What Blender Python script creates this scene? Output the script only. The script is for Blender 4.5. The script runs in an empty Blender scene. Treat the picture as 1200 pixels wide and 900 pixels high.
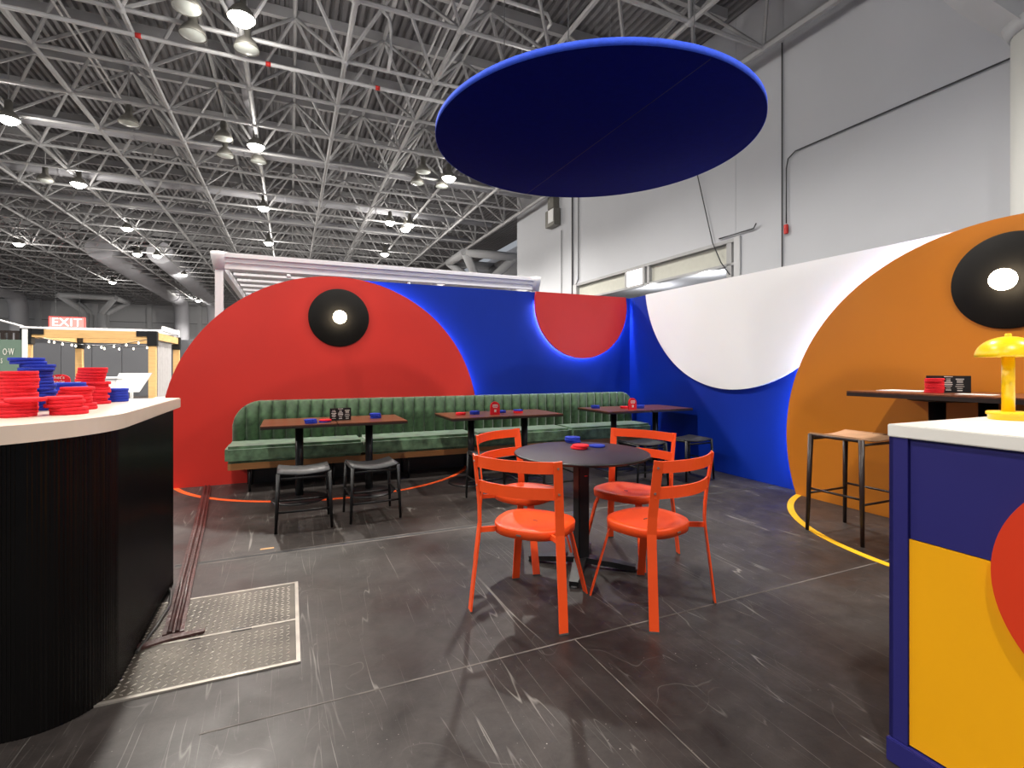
import bpy, bmesh, math, random
from mathutils import Vector, Matrix
random.seed(7)
PI = math.pi
C = bpy.context.scene.collection
TH = math.atan2(588, 1334)                 # heading of the booth and hall grid
CT, ST = math.cos(TH), math.sin(TH)
F, HZ, H = 588.0, 430.0, 1.32              # focal (px), horizon row, eye height: survey of the photograph

def W(a, b, z=0.0):                        # booth grid -> world
    return Vector((a*CT - b*ST, a*ST + b*CT, z))
def G(x, y):                               # world -> booth grid
    return (x*CT + y*ST, -x*ST + y*CT)

# ------------------------------------------------------------------ camera, world, exposure
cam_d = bpy.data.cameras.new('camera'); cam = bpy.data.objects.new('camera', cam_d); C.objects.link(cam)
cam.location = (0, 0, H); cam.rotation_euler = (PI/2, 0, 0)
cam_d.sensor_width = 36; cam_d.lens = F/1200*36; cam_d.shift_y = -20/1200
cam_d.clip_start = .05; cam_d.clip_end = 400
sc = bpy.context.scene; sc.camera = cam
sc.view_settings.view_transform = 'Standard'; sc.view_settings.look = 'None'
sc.view_settings.exposure = 0.0; sc.view_settings.gamma = 1
wd = bpy.data.worlds.new('hall_air'); sc.world = wd; wd.use_nodes = True
wd.node_tree.nodes['Background'].inputs[0].default_value = (.62, .66, .72, 1)
wd.node_tree.nodes['Background'].inputs[1].default_value = .5
HALL_W = 1450                              # power of a near high bay lamp
FAR_W = 2600
SPILL = .045

# ------------------------------------------------------------------ materials
def srgb(r, g, b):
    f = lambda c: ((c/255)/12.92 if c/255 <= .04045 else ((c/255+.055)/1.055)**2.4)
    return (f(r), f(g), f(b), 1)
def mat(name, col, rough=.5, metal=0, var=.12, scale=8, bump=0, bscale=60, spec=.5, coat=0, emit=None, es=0, sheen=0, stretch=None, col2=None, det=4):
    m = bpy.data.materials.new(name); m.use_nodes = True
    n = m.node_tree; N = n.nodes; L = n.links; p = N['Principled BSDF']
    p.inputs['Roughness'].default_value = rough; p.inputs['Metallic'].default_value = metal
    p.inputs['Specular IOR Level'].default_value = spec
    p.inputs['Coat Weight'].default_value = coat
    if sheen: p.inputs['Sheen Weight'].default_value = sheen; p.inputs['Sheen Roughness'].default_value = .4
    tc = N.new('ShaderNodeTexCoord'); mp = N.new('ShaderNodeMapping'); L.new(tc.outputs['Object'], mp.inputs[0])
    if stretch: mp.inputs['Scale'].default_value = stretch
    nz = N.new('ShaderNodeTexNoise'); nz.inputs['Scale'].default_value = scale; nz.inputs['Detail'].default_value = det
    L.new(mp.outputs[0], nz.inputs['Vector'])
    cr = N.new('ShaderNodeValToRGB'); c = Vector(col[:3])
    c1 = (c*(1-var)); c2 = (c*(1+var)) if col2 is None else Vector(col2[:3])
    cr.color_ramp.elements[0].position = .3; cr.color_ramp.elements[1].position = .7
    cr.color_ramp.elements[0].color = (*c1, 1); cr.color_ramp.elements[1].color = (*c2, 1)
    L.new(nz.outputs[0], cr.inputs[0]); L.new(cr.outputs[0], p.inputs['Base Color'])
    if bump:
        nb = N.new('ShaderNodeTexNoise'); nb.inputs['Scale'].default_value = bscale; L.new(mp.outputs[0], nb.inputs['Vector'])
        bp = N.new('ShaderNodeBump'); bp.inputs['Strength'].default_value = bump; bp.inputs['Distance'].default_value = .01
        L.new(nb.outputs[0], bp.inputs['Height']); L.new(bp.outputs[0], p.inputs['Normal'])
    if emit:
        p.inputs['Emission Color'].default_value = emit; p.inputs['Emission Strength'].default_value = es
    return m
M = {}
M['red'] = mat('red_laminate', srgb(218, 52, 42), .42, var=.03, scale=1.5)
M['red2'] = mat('small_red_laminate', srgb(200, 40, 40), .42, var=.03, scale=1.5)
M['blue'] = mat('blue_wall_paint', srgb(0, 44, 158), .6, spec=.25, var=.05, scale=2, bump=.05, bscale=90)
M['white_panel'] = mat('white_panel', srgb(248, 249, 250), .5, var=.015, scale=1)
M['orange'] = mat('ochre_laminate', srgb(206, 124, 30), .4, var=.03, scale=1.2)
M['canopy'] = mat('blue_felt', srgb(5, 18, 116), 1, var=.08, scale=20, bump=.2, bscale=200, spec=.1)
M['canopy_rim'] = mat('blue_felt_rim', srgb(48, 88, 230), .9, var=.1, scale=30, bump=.2, bscale=200)
M['black'] = mat('black_metal', srgb(20, 20, 22), .38, var=.1, scale=10)
M['black_wood'] = mat('black_stained_wood', srgb(14, 14, 16), .5, var=.3, scale=6, stretch=(1, 8, 8), bump=.1)
M['sconce'] = mat('matt_black_disc', srgb(20, 18, 17), .8, var=.15, scale=6, bump=.03, bscale=20, spec=.25)
M['bulb'] = mat('sconce_bulb', (1, 1, 1, 1), .3, emit=(1, .82, .55, 1), es=26)
M['lens'] = mat('lamp_lens', (1, 1, 1, 1), .3, emit=(1, .97, .88, 1), es=30)
M['led'] = mat('led_strip', (1, 1, 1, 1), .3, emit=(.42, .6, 1, 1), es=150)
M['exit'] = mat('exit_face', srgb(120, 40, 36), .3, emit=(1, .55, .48, 1), es=.95)
M['exit_letter'] = mat('exit_letter', (1, 1, 1, 1), .3, emit=(1, .92, .88, 1), es=1.6)
M['exit_rim'] = mat('exit_rim', (1, .1, .1, 1), .3, emit=(1, .1, .08, 1), es=1.2)
M['fairy'] = mat('string_bulb', (1, 1, 1, 1), .3, emit=(1, .9, .7, 1), es=4)
M['dead_lens'] = mat('unlit_lens', srgb(190, 195, 190), .3, var=.05)
M['lamp_body'] = mat('lamp_housing', srgb(120, 118, 112), .5, .3)
M['frame'] = mat('space_frame_paint', srgb(170, 170, 172), .5, .0, var=.1, scale=1)
M['deck'] = mat('grey_steel_deck', srgb(126, 125, 128), .6, .0, var=.1, scale=.4)
M['duct'] = mat('grey_duct', srgb(172, 172, 178), .5, 0, var=.06, scale=1)
M['white_pipe'] = mat('white_pipe', srgb(200, 200, 202), .45, var=.04)
M['red_small'] = mat('red_small_paint', srgb(200, 40, 36), .5, var=.04)
M['hall_wall'] = mat('grey_hall_wall', srgb(198, 200, 206), .7, var=.05, scale=.25, bump=.03)
M['far_wall'] = mat('far_wall_panel', srgb(206, 207, 210), .7, var=.07, scale=.2)
M['dark_gap'] = mat('dark_joint', srgb(70, 71, 74), .8)
M['column'] = mat('white_column_paint', srgb(196, 197, 200), .5, var=.04, scale=1)
M['column_white'] = mat('bright_column_paint', srgb(226, 226, 222), .5, var=.02, scale=1)
M['pergola'] = mat('white_aluminium', srgb(236, 234, 236), .4, var=.02)
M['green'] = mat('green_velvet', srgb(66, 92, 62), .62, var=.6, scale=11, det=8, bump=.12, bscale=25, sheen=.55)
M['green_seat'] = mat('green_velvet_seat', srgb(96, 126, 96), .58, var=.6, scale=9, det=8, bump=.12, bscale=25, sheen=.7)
M['ply'] = mat('plywood_edge', srgb(150, 104, 60), .5, var=.15, scale=4, stretch=(1, 1, 20))
M['walnut'] = mat('walnut_top', srgb(116, 68, 44), .34, var=.35, scale=3, stretch=(1, 10, 1), coat=.25)
M['dark_edge'] = mat('dark_brown_edge', srgb(40, 28, 24), .45, var=.2)
M['aubergine'] = mat('dark_aubergine_laminate', srgb(38, 26, 42), .5, var=.05, spec=.25)
M['chair'] = mat('orange_powder_coat', srgb(244, 82, 28), .42, var=.03, scale=5)
M['bolt'] = mat('bolt_steel', srgb(170, 160, 155), .3, .8)
M['puck_red'] = mat('red_felt', srgb(222, 26, 42), .9, var=.1, scale=40, bump=.3, bscale=200)
M['puck_blue'] = mat('blue_felt_coaster', srgb(28, 52, 170), .9, var=.1, scale=40, bump=.3, bscale=200)
M['stone'] = mat('cream_stone', srgb(226, 208, 192), .28, var=.05, scale=5, det=8)
M['edge_stone'] = mat('cream_stone_edge', srgb(212, 186, 162), .4, var=.05, scale=5)
M['white_top'] = mat('white_counter', srgb(238, 236, 230), .35, var=.02)
M['gloss_black'] = mat('gloss_black_fluting', srgb(8, 7, 7), .26, spec=.3, var=.3, scale=2, stretch=(1, 1, .2))
M['navy'] = mat('navy_paint', srgb(36, 34, 108), .45, var=.03, scale=2)
M['yellow'] = mat('yellow_panel', srgb(244, 172, 4), .42, var=.02, scale=2)
M['yellow_gloss'] = mat('yellow_gloss', srgb(255, 206, 8), .3, var=.01, coat=.25)
M['counter_red'] = mat('orange_red_panel', srgb(216, 56, 20), .45, var=.03, scale=2)
M['leather'] = mat('tan_leather', srgb(206, 160, 124), .45, var=.15, scale=6)
M['dark_wood'] = mat('dark_wood', srgb(46, 30, 24), .4, var=.3, scale=6, stretch=(8, 8, 1))
M['tape_orange'] = mat('orange_tape', srgb(240, 92, 34), .5, var=.05)
M['tape_yellow'] = mat('yellow_tape', srgb(244, 184, 20), .5, var=.05)
M['cable_tape'] = mat('brown_cable_tape', srgb(66, 40, 38), .35, var=.4, scale=12, bump=.5, bscale=30)
M['cable'] = mat('grey_cable', srgb(70, 68, 66), .5)
M['steel'] = mat('worn_tread_steel', srgb(86, 81, 74), .5, .5, var=.4, scale=5)
M['lug'] = mat('bright_tread_lug', srgb(176, 170, 160), .38, .6, var=.15, scale=8)
M['steel_rim'] = mat('steel_rim', srgb(164, 158, 150), .4, .5, var=.15, scale=12)
M['joint'] = mat('floor_joint_filler', srgb(96, 90, 86), .7, var=.5, scale=6, det=8)
M['joint_dark'] = mat('floor_joint_dark', srgb(44, 42, 44), .7, var=.3, scale=6)
M['pine'] = mat('pine_beam', srgb(222, 178, 118), .55, var=.1, scale=3, stretch=(1, 1, 8))
M['booth_grey'] = mat('dark_grey_booth', srgb(92, 93, 98), .7, var=.04, scale=.8)
M['sign_green'] = mat('sage_sign', srgb(104, 126, 112), .6, var=.03)
M['white'] = mat('white_paint', srgb(240, 240, 240), .5, var=.01)
M['print'] = mat('white_print', srgb(225, 222, 215), .6, var=.05)
M['cloth'] = mat('sheer_white_cloth', srgb(176, 172, 172), .8, var=.06, scale=6)
M['header'] = mat('cream_header_panel', srgb(196, 196, 186), .6, var=.03)
M['litbox'] = mat('lit_box_face', (1, 1, 1, 1), .4, emit=(1, .9, .86, 1), es=1.1)
M['tan_tape'] = mat('tan_tape', srgb(196, 150, 96), .6)
M['foot_plastic'] = mat('grey_foot', srgb(80, 80, 80), .6)

def floor_material():
    m = bpy.data.materials.new('polished_concrete'); m.use_nodes = True
    n = m.node_tree; N = n.nodes; L = n.links; p = N['Principled BSDF']
    tc = N.new('ShaderNodeTexCoord')
    def noise(s, d, rough=.6, dist=0, vec=None):
        x = N.new('ShaderNodeTexNoise'); x.inputs['Scale'].default_value = s; x.inputs['Detail'].default_value = d
        x.inputs['Roughness'].default_value = rough; x.inputs['Distortion'].default_value = dist
        L.new(vec or tc.outputs['Object'], x.inputs['Vector']); return x
    def ramp(src, stops):
        r = N.new('ShaderNodeValToRGB'); e = r.color_ramp.elements
        e[0].position, e[0].color = stops[0]; e[1].position, e[1].color = stops[1]
        L.new(src, r.inputs[0]); return r
    def mix(f, a, col, k=None):
        q = N.new('ShaderNodeMixRGB'); L.new(f, q.inputs[0]); L.new(a, q.inputs[1])
        q.inputs[2].default_value = col; return q
    a = ramp(noise(.8, 5, .6, .6).outputs[0], [(.32, srgb(40, 35, 34)), (.7, srgb(70, 65, 63))])
    b = ramp(noise(7, 9, .75, .4).outputs[0], [(.3, (.45, .44, .44, 1)), (.72, (1.3, 1.3, 1.3, 1))])
    mx = N.new('ShaderNodeMixRGB'); mx.blend_type = 'MULTIPLY'; mx.inputs[0].default_value = .9
    L.new(a.outputs[0], mx.inputs[1]); L.new(b.outputs[0], mx.inputs[2]); cur = mx
    # hairline scratches: iso-lines of stretched, slightly wandering noise, broken up by a mask
    wob = noise(.7, 2); 
    for ang, sx, sy, w, ms, amt, seed in ((.35, 2.2, .10, .0004, 1.3, .5, 0), (-.75, 2.6, .16, .0005, 1.9, .4, 7), (1.25, 2.0, .12, .0004, 1.6, .45, 13), (.0, 1.0, .8, .0004, 2.4, .14, 21), (-.2, 5, .3, .0005, 3.0, .2, 31)):
        mp = N.new('ShaderNodeMapping'); mp.inputs['Rotation'].default_value = (0, 0, ang); mp.inputs['Scale'].default_value = (sx, sy, 1); mp.inputs['Location'].default_value = (seed, seed*.7, seed*1.3)
        L.new(tc.outputs['Object'], mp.inputs[0])
        x = noise(3, 1.5, .5, 0, mp.outputs[0])
        d = N.new('ShaderNodeMath'); d.operation = 'SUBTRACT'; L.new(x.outputs[0], d.inputs[0]); d.inputs[1].default_value = .53
        e = N.new('ShaderNodeMath'); e.operation = 'ABSOLUTE'; L.new(d.outputs[0], e.inputs[0])
        r = ramp(e.outputs[0], [(0, (1, 1, 1, 1)), (w, (0, 0, 0, 1))])
        mk = ramp(noise(ms, 3).outputs[0], [(.48, (0, 0, 0, 1)), (.62, (amt, amt, amt, 1))])
        g = N.new('ShaderNodeMath'); g.operation = 'MULTIPLY'; L.new(r.outputs[0], g.inputs[0]); L.new(mk.outputs[0], g.inputs[1])
        cur = mix(g.outputs[0], cur.outputs[0], srgb(176, 172, 166))
    for sc_, t0, t1, col in ((38, .045, .09, srgb(170, 164, 158)), (11, .02, .035, srgb(190, 186, 180))):
        v = N.new('ShaderNodeTexVoronoi'); v.inputs['Scale'].default_value = sc_; L.new(tc.outputs['Object'], v.inputs['Vector'])
        sp = ramp(v.outputs['Distance'], [(t0, (.6, .6, .6, 1)), (t1, (0, 0, 0, 1))])
        mk = ramp(noise(3.1, 4).outputs[0], [(.5, (0, 0, 0, 1)), (.6, (1, 1, 1, 1))])
        g = N.new('ShaderNodeMath'); g.operation = 'MULTIPLY'; L.new(sp.outputs[0], g.inputs[0]); L.new(mk.outputs[0], g.inputs[1])
        cur = mix(g.outputs[0], cur.outputs[0], col)
    L.new(cur.outputs[0], p.inputs['Base Color'])
    rr = ramp(noise(1.7, 7, .65).outputs[0], [(.3, (.3, .3, .3, 1)), (.7, (.55, .55, .55, 1))])
    L.new(rr.outputs[0], p.inputs['Roughness']); p.inputs['Specular IOR Level'].default_value = .32
    bp = N.new('ShaderNodeBump'); bp.inputs['Strength'].default_value = .15; bp.inputs['Distance'].default_value = .006
    L.new(noise(14, 6).outputs[0], bp.inputs['Height']); L.new(bp.outputs[0], p.inputs['Normal'])
    return m
M['floor'] = floor_material()

# ------------------------------------------------------------------ mesh helpers
class MB:
    def __init__(s): s.bm = bmesh.new()
    def box(s, x0, x1, y0, y1, z0, z1, bev=0, rz=0, c=None):
        r = bmesh.ops.create_cube(s.bm, size=1)
        vs = r['verts']
        bmesh.ops.scale(s.bm, vec=(x1-x0, y1-y0, z1-z0), verts=vs)
        if bev:
            es = list({e for v in vs for e in v.link_edges})
            rb = bmesh.ops.bevel(s.bm, geom=es, offset=bev, segments=2, affect='EDGES')
            vs = list({v for f in rb['faces'] for v in f.verts} | {v for v in vs if v.is_valid})
        if rz: bmesh.ops.rotate(s.bm, verts=vs, cent=(0, 0, 0), matrix=Matrix.Rotation(rz, 3, 'Z'))
        bmesh.ops.translate(s.bm, vec=((x0+x1)/2, (y0+y1)/2, (z0+z1)/2), verts=vs)
        return s
    def cyl(s, p, q, r, r2=None, n=10, caps=True):
        p = Vector(p); q = Vector(q); d = q-p; r2 = r if r2 is None else r2
        m = d.to_track_quat('Z', 'Y').to_matrix()
        A = []; B = []
        for i in range(n):
            t = 2*PI*i/n; o = Vector((math.cos(t), math.sin(t), 0))
            A.append(s.bm.verts.new(p+m@(o*r))); B.append(s.bm.verts.new(q+m@(o*r2)))
        for i in range(n):
            f = s.bm.faces.new((A[i], A[(i+1) % n], B[(i+1) % n], B[i])); f.smooth = n > 6
        if caps: s.bm.faces.new(A[::-1]); s.bm.faces.new(B)
        return s
    def tube(s, pts, r, n=8):
        pts = [Vector(p) for p in pts]; rings = []
        for i, p in enumerate(pts):
            t = (pts[min(i+1, len(pts)-1)]-pts[max(i-1, 0)]).normalized()
            m = t.to_track_quat('Z', 'Y').to_matrix()
            rings.append([s.bm.verts.new(p+m@Vector((math.cos(2*PI*k/n)*r, math.sin(2*PI*k/n)*r, 0))) for k in range(n)])
        for a, b in zip(rings, rings[1:]):
            best = min(range(n), key=lambda j: (a[0].co-b[j].co).length)
            b[:] = b[best:]+b[:best]
            for k in range(n):
                f = s.bm.faces.new((a[k], a[(k+1) % n], b[(k+1) % n], b[k])); f.smooth = True
        s.bm.faces.new(rings[0][::-1]); s.bm.faces.new(rings[-1])
        return s
    def ribbon(s, pts, wdirs, w, t):
        """flat bar: w across wdir, t along the remaining normal"""
        pts = [Vector(p) for p in pts]; rings = []
        for i, p in enumerate(pts):
            tg = (pts[min(i+1, len(pts)-1)]-pts[max(i-1, 0)]).normalized()
            wd_ = Vector(wdirs[i] if isinstance(wdirs, list) else wdirs); wd_ = (wd_-tg*wd_.dot(tg)).normalized()
            nn = tg.cross(wd_)
            ww = w[i] if isinstance(w, list) else w
            rings.append([s.bm.verts.new(p+wd_*a*ww/2+nn*b*t/2) for a, b in ((-1, -1), (1, -1), (1, 1), (-1, 1))])
        for a, b in zip(rings, rings[1:]):
            for k in range(4): s.bm.faces.new((a[k], a[(k+1) % 4], b[(k+1) % 4], b[k]))
        s.bm.faces.new(rings[0][::-1]); s.bm.faces.new(rings[-1])
        return s
    def lathe(s, prof, c=(0, 0, 0), n=32, axis='Z'):
        c = Vector(c); rings = []
        for r, z in prof:
            if r < 1e-5: rings.append([s.bm.verts.new(c+Vector((0, 0, z)))]); continue
            rings.append([s.bm.verts.new(c+Vector((math.cos(2*PI*k/n)*r, math.sin(2*PI*k/n)*r, z))) for k in range(n)])
        for a, b in zip(rings, rings[1:]):
            for k in range(n):
                k2 = (k+1) % n
                if len(a) == 1 and len(b) == 1: continue
                if len(a) == 1: f = s.bm.faces.new((a[0], b[k2], b[k]))
                elif len(b) == 1: f = s.bm.faces.new((a[k], a[k2], b[0]))
                else: f = s.bm.faces.new((a[k], a[k2], b[k2], b[k]))
                f.smooth = True
        return s
    def prism(s, poly, axis, lo, hi):
        """poly (u,v) extruded; axis 'z': (u,v,h); 'y': (u,h,v); 'x': (h,u,v)"""
        f3 = {'z': lambda u, v, h: (u, v, h), 'y': lambda u, v, h: (u, h, v), 'x': lambda u, v, h: (h, u, v)}[axis]
        A = [s.bm.verts.new(f3(u, v, lo)) for u, v in poly]; B = [s.bm.verts.new(f3(u, v, hi)) for u, v in poly]
        n = len(poly)
        s.bm.faces.new(A[::-1]); s.bm.faces.new(B)
        for i in range(n): s.bm.faces.new((A[i], A[(i+1) % n], B[(i+1) % n], B[i]))
        return s
    def mesh(s, name, m):
        bmesh.ops.recalc_face_normals(s.bm, faces=s.bm.faces)
        me = bpy.data.meshes.new(name); s.bm.to_mesh(me); s.bm.free(); me.materials.append(m)
        return me
    def build(s, name, m, parent=None, loc=None, rz=None):
        return place(s.mesh(name, m), name, parent, loc, rz)
def place(me, name, parent=None, loc=None, rz=None):
    o = bpy.data.objects.new(name, me); C.objects.link(o)
    if parent: o.parent = parent
    if loc is not None: o.location = loc
    if rz is not None: o.rotation_euler = (0, 0, rz)
    return o
def tag(o, label=None, cat=None, group=None, kind=None):
    if label: o['label'] = label
    if cat: o['category'] = cat
    if group: o['group'] = group
    if kind: o['kind'] = kind
    return o
def thing(name, label, cat, a=0, b=0, z=0, rz=0, group=None):
    """Empty at grid position, turned to the grid plus rz"""
    o = bpy.data.objects.new(name, None); C.objects.link(o); o.empty_display_size = .1
    o.location = W(a, b, z); o.rotation_euler = (0, 0, TH+rz)
    return tag(o, label, cat, group)
def single(mb, name, m, label, cat, a=0, b=0, z=0, rz=0, group=None, kind=None):
    return tag(mb.build(name, m, None, W(a, b, z), TH+rz), label, cat, group, kind)
def struct(mb, name, m, a=0, b=0, z=0, label=None):
    return tag(mb.build(name, m, None, W(a, b, z), TH), label or name.replace('_', ' '), None, None, 'structure')
def copy_tree(o, parent=None):
    c = o.copy(); C.objects.link(c)
    if parent: c.parent = parent
    for ch in o.children: copy_tree(ch, c)
    return c
def text_mesh(txt, size, depth, name, m, parent=None, loc=(0, 0, 0), rot=(PI/2, 0, 0), align='CENTER', space=1):
    cu = bpy.data.curves.new(name, 'FONT'); cu.body = txt; cu.size = size; cu.extrude = depth; cu.align_x = align; cu.space_character = space
    cu.align_y = 'CENTER'; cu.resolution_u = 2
    t = bpy.data.objects.new(name, cu); C.objects.link(t); bpy.context.view_layer.update()
    me = bpy.data.meshes.new_from_object(t.evaluated_get(bpy.context.evaluated_depsgraph_get())); bpy.data.objects.remove(t); bpy.data.curves.remove(cu)
    me.materials.clear(); me.materials.append(m)
    o = place(me, name, parent, loc); o.rotation_euler = rot
    return o
def circle(cu, cv, r, n=72, lo=-1e9, hi=1e9):
    """disc outline clipped between heights lo and hi"""
    pts = [(cu+r*math.cos(2*PI*i/n), cv+r*math.sin(2*PI*i/n)) for i in range(n)]
    for lim, sgn in ((lo, 1), (hi, -1)):
        out = []
        for i in range(len(pts)):
            p, q = pts[i], pts[(i+1) % len(pts)]
            ip, iq = (p[1]-lim)*sgn >= 0, (q[1]-lim)*sgn >= 0
            if ip: out.append(p)
            if ip != iq:
                t = (lim-p[1])/(q[1]-p[1]); out.append((p[0]+t*(q[0]-p[0]), lim))
        pts = out
    return pts

# booth corner in grid coordinates
A0, B0 = 4.94, 6.56          # wall B plane a=A0, wall A plane b=B0
WT = 2.41                    # booth wall height

# ------------------------------------------------------------------ floor and hall shell
struct(MB().box(-60, 30, -14, 85, -.1, 0), 'floor', M['floor'], label='dark worn polished concrete hall floor')
fl = bpy.data.objects['floor']
for nm, (a0, a1, b0, b1, m) in {'joint_strip': (-.7, 12, 3.925, 3.955, 'joint_dark'), 'saw_joint': (-.3, 9, 2.098, 2.106, 'joint'),
                               'filled_crack': (1.256, 1.261, -1, 2.1, 'joint')}.items():
    MB().box(a0, a1, b0, b1, 0, .0012).build(nm, M[m], fl)
MB().box(-.7, 3.2, 3.958, 3.966, 0, .0016).box(-.7, 2.6, 3.90, 3.915, 0, .0014).build('joint_edge', M['joint'], fl)

# deck roof
DZ = 11.25
mb = MB(); prof = []
a = -58.
while a < 16.2:
    prof += [(a, 0), (a+.10, 0), (a+.13, .11), (a+.20, .11)]; a += .23
vsA = [mb.bm.verts.new((p[0], -12, DZ+p[1])) for p in prof]; vsB = [mb.bm.verts.new((p[0], 84, DZ+p[1])) for p in prof]
for i in range(len(prof)-1): mb.bm.faces.new((vsA[i], vsA[i+1], vsB[i+1], vsB[i]))
struct(mb, 'ceiling', M['deck'], label='corrugated grey steel roof deck')

# right hall wall with door opening
RA = 11.6
def on_wall(px, py, a=RA):
    u = (px-600)/F; Y = a/(u*CT+ST); x = u*Y
    return (-x*ST+Y*CT, H-(py-HZ)/F*Y)
b_far = on_wall(606, 300)[0]
b_d0, zh = on_wall(862, 280); b_d1 = on_wall(676, 333)[0]
zl = on_wall(862, 307)[1]
mb = MB()
joints = [-12, on_wall(918, 200)[0], on_wall(868, 200)[0]]
wr = struct(MB().box(RA+.05, RA+.4, -12, b_d0, 0, DZ).box(RA+.05, RA+.4, b_d1, b_far, 0, DZ).box(RA+.05, RA+.4, b_d0, b_d1, zh, DZ), 'wall_right', M['dark_gap'], label='tall pale grey right-hand hall wall')
j = .016
for (p0, p1, z0) in ((-12, -4.0, 0), (-4, 3.8, 0), (3.8, joints[1], 0), (joints[1], b_d0, 0)):
    MB().box(RA, RA+.06, p0+j/2, p1-j/2, z0, DZ).build('wall_panel', M['hall_wall'], wr)
MB().box(RA, RA+.06, b_d0+.0, b_d1, zh, DZ).build('wall_panel', M['hall_wall'], wr)
MB().box(RA, RA+.06, b_d1+j, on_wall(658, 300)[0], 0, DZ).build('wall_panel', M['hall_wall'], wr)
MB().box(RA, RA+.06, on_wall(658, 300)[0]+j, b_far, 0, DZ).build('wall_panel', M['hall_wall'], wr)
struct(MB().box(RA+.4, 17, b_far-.4, b_far, 0, DZ), 'wall_return', M['hall_wall'], label='return of the right hall wall where it steps back')
struct(MB().box(17, 17.3, b_far-.4, 79, 0, DZ), 'wall_right_far', M['hall_wall'], label='set-back far stretch of the right hall wall')
# loading door header and recess
dr = struct(MB().box(RA+.1, RA+.16, b_d0+.02, b_d1-.02, zl, zh-.08), 'door_1', M['header'], label='wide cream loading door header with lit recess below')
struct(MB().box(RA+.4, RA+6, b_d0-2, b_d1+2, zl+.1, zl+.3).box(RA+5.8, RA+6, b_d0-2, b_d1+2, 0, zl+.1).box(RA+.4, RA+6, b_d0-2.2, b_d0-2, 0, zl+.2).box(RA+.4, RA+6, b_d1+2, b_d1+2.2, 0, zl+.2), 'wall_recess', M['hall_wall'], label='ceiling and back of the entrance recess')
MB().box(RA-.04, RA+.2, b_d0-.02, b_d1+.3, zh-.07, zh+.03).build('lintel', M['frame'], dr)
MB().box(RA-.03, RA+.2, b_d0+.02, b_d1, zl-.07, zl).build('sill_rail', M['frame'], dr)
MB().box(RA-.06, RA+.2, b_d0-.2, b_d0+.02, 0, zh+.05, .01).build('jamb', M['column'], dr)
MB().box(RA-.03, RA+.2, b_d0+.12, b_d0+.3, zl-1.5, zh-.05).build('jamb', M['frame'], dr)
MB().box(RA-.06, RA+.2, b_d1-.05, b_d1+.25, 0, zh).build('jamb', M['column'], dr)
bm0 = on_wall(754, 320)[0]; bm1 = on_wall(736, 320)[0]
for bb in (bm0-.35, bm0-.1, bm1+.05): MB().box(RA-.03, RA+.12, bb, bb+.12, zl-.05, zh-.03).build('mullion', M['frame'], dr)
single(MB().box(0, .1, 0, bm1-bm0, zl+.02, zh-.08), 'light_box', M['litbox'], 'glowing white panel set in the cream loading door header', 'light box', RA-.02, bm0+.05)
for i, (px, py, lab) in enumerate(((827, 319, 'round recessed downlight nearest the right door jamb'), (763, 335, 'round recessed downlight left of the middle in the recess ceiling'))):
    Y = F*(zl+.1-H)/(HZ-py); aa, bb = G((px-600)/F*Y, Y)
    single(MB().lathe([(0, -.02), (.13, -.02), (.15, 0)], n=20), 'downlight', M['lens'], lab, 'ceiling light', aa, bb, zl+.1, group='downlights in the entrance recess')
    ld = bpy.data.lights.new('downlight_glow', 'POINT'); ld.energy = 120; ld.shadow_soft_size = .1
    lo = bpy.data.objects.new('downlight_glow', ld); C.objects.link(lo); lo.location = W(aa, bb, zl-.25)

# conduits and fittings on the right wall
b1, z1 = on_wall(925, 181); b2, z2 = on_wall(1196, 62); zc = on_wall(923, 262)[1]; bc = on_wall(923, 262)[0]
mb = MB().tube([(0, bc, zc), (0, bc, z1-.35), (0, bc-.05, z1-.12), (0, bc-.25, z1), (0, b2-3, z1+.02)], .016, 6)
single(mb, 'wall_conduit', M['dark_gap'], 'dark thin conduit running up and along the grey wall to the right', 'conduit', RA-.05, 0)
single(MB().box(-.03, .03, -.05, .05, -.12, .12, .01), 'alarm_beacon', M['red_small'], 'small red alarm fitting at the lower end of the wall conduit', 'alarm', RA-.06, bc, zc-.15)
b0_ = on_wall(918, 150)[0]
single(MB().tube([(0, 0, 0), (0, 0, DZ-1.6)], .016, 6), 'wall_pipe', M['dark_gap'], 'straight vertical dark pipe beside the bent conduit on the grey wall', 'pipe', RA-.05, b0_)
bq, zq = on_wall(679, 300)
single(MB().tube([(0, bq, DZ-1), (0, bq, zq-1.0), (0, bq+.9, zq-2.0), (0, bq+.9, 3)], .022, 6), 'wall_pipe', M['dark_gap'], 'thin vertical pipe with a jog left of the loading door', 'pipe', RA-.05, 0)
bq = on_wall(672, 300)[0]
single(MB().tube([(0, 0, 0), (0, 0, DZ)], .035, 8), 'wall_pipe', M['dark_gap'], 'thicker vertical pipe left of the jogged one by the loading door', 'pipe', RA-.06, bq)
bq = on_wall(659, 270)[0]; zq = on_wall(659, 270)[1]
single(MB().tube([(0, 0, 0), (0, 0, zq)], .018, 6), 'wall_pipe', M['dark_gap'], 'thin conduit dropping below the wall floodlight', 'pipe', RA-.05, bq)
bw, zw = on_wall(652, 248)
t = thing('wall_floodlight', 'boxy grey floodlight cluster with one pale square face high on the wall', 'floodlight', RA-.02, bw, zw)
MB().box(-.35, 0, -.45, .45, -.75, .05, .02).build('housing', M['lamp_body'], t)
MB().box(-.3, 0, -.3, .3, .1, .7, .02).build('ballast', M['lamp_body'], t)
MB().box(-.38, -.34, -.4, .1, -.6, 0).build('face', M['white'], t)
bw, zw = on_wall(885, 268)
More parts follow.
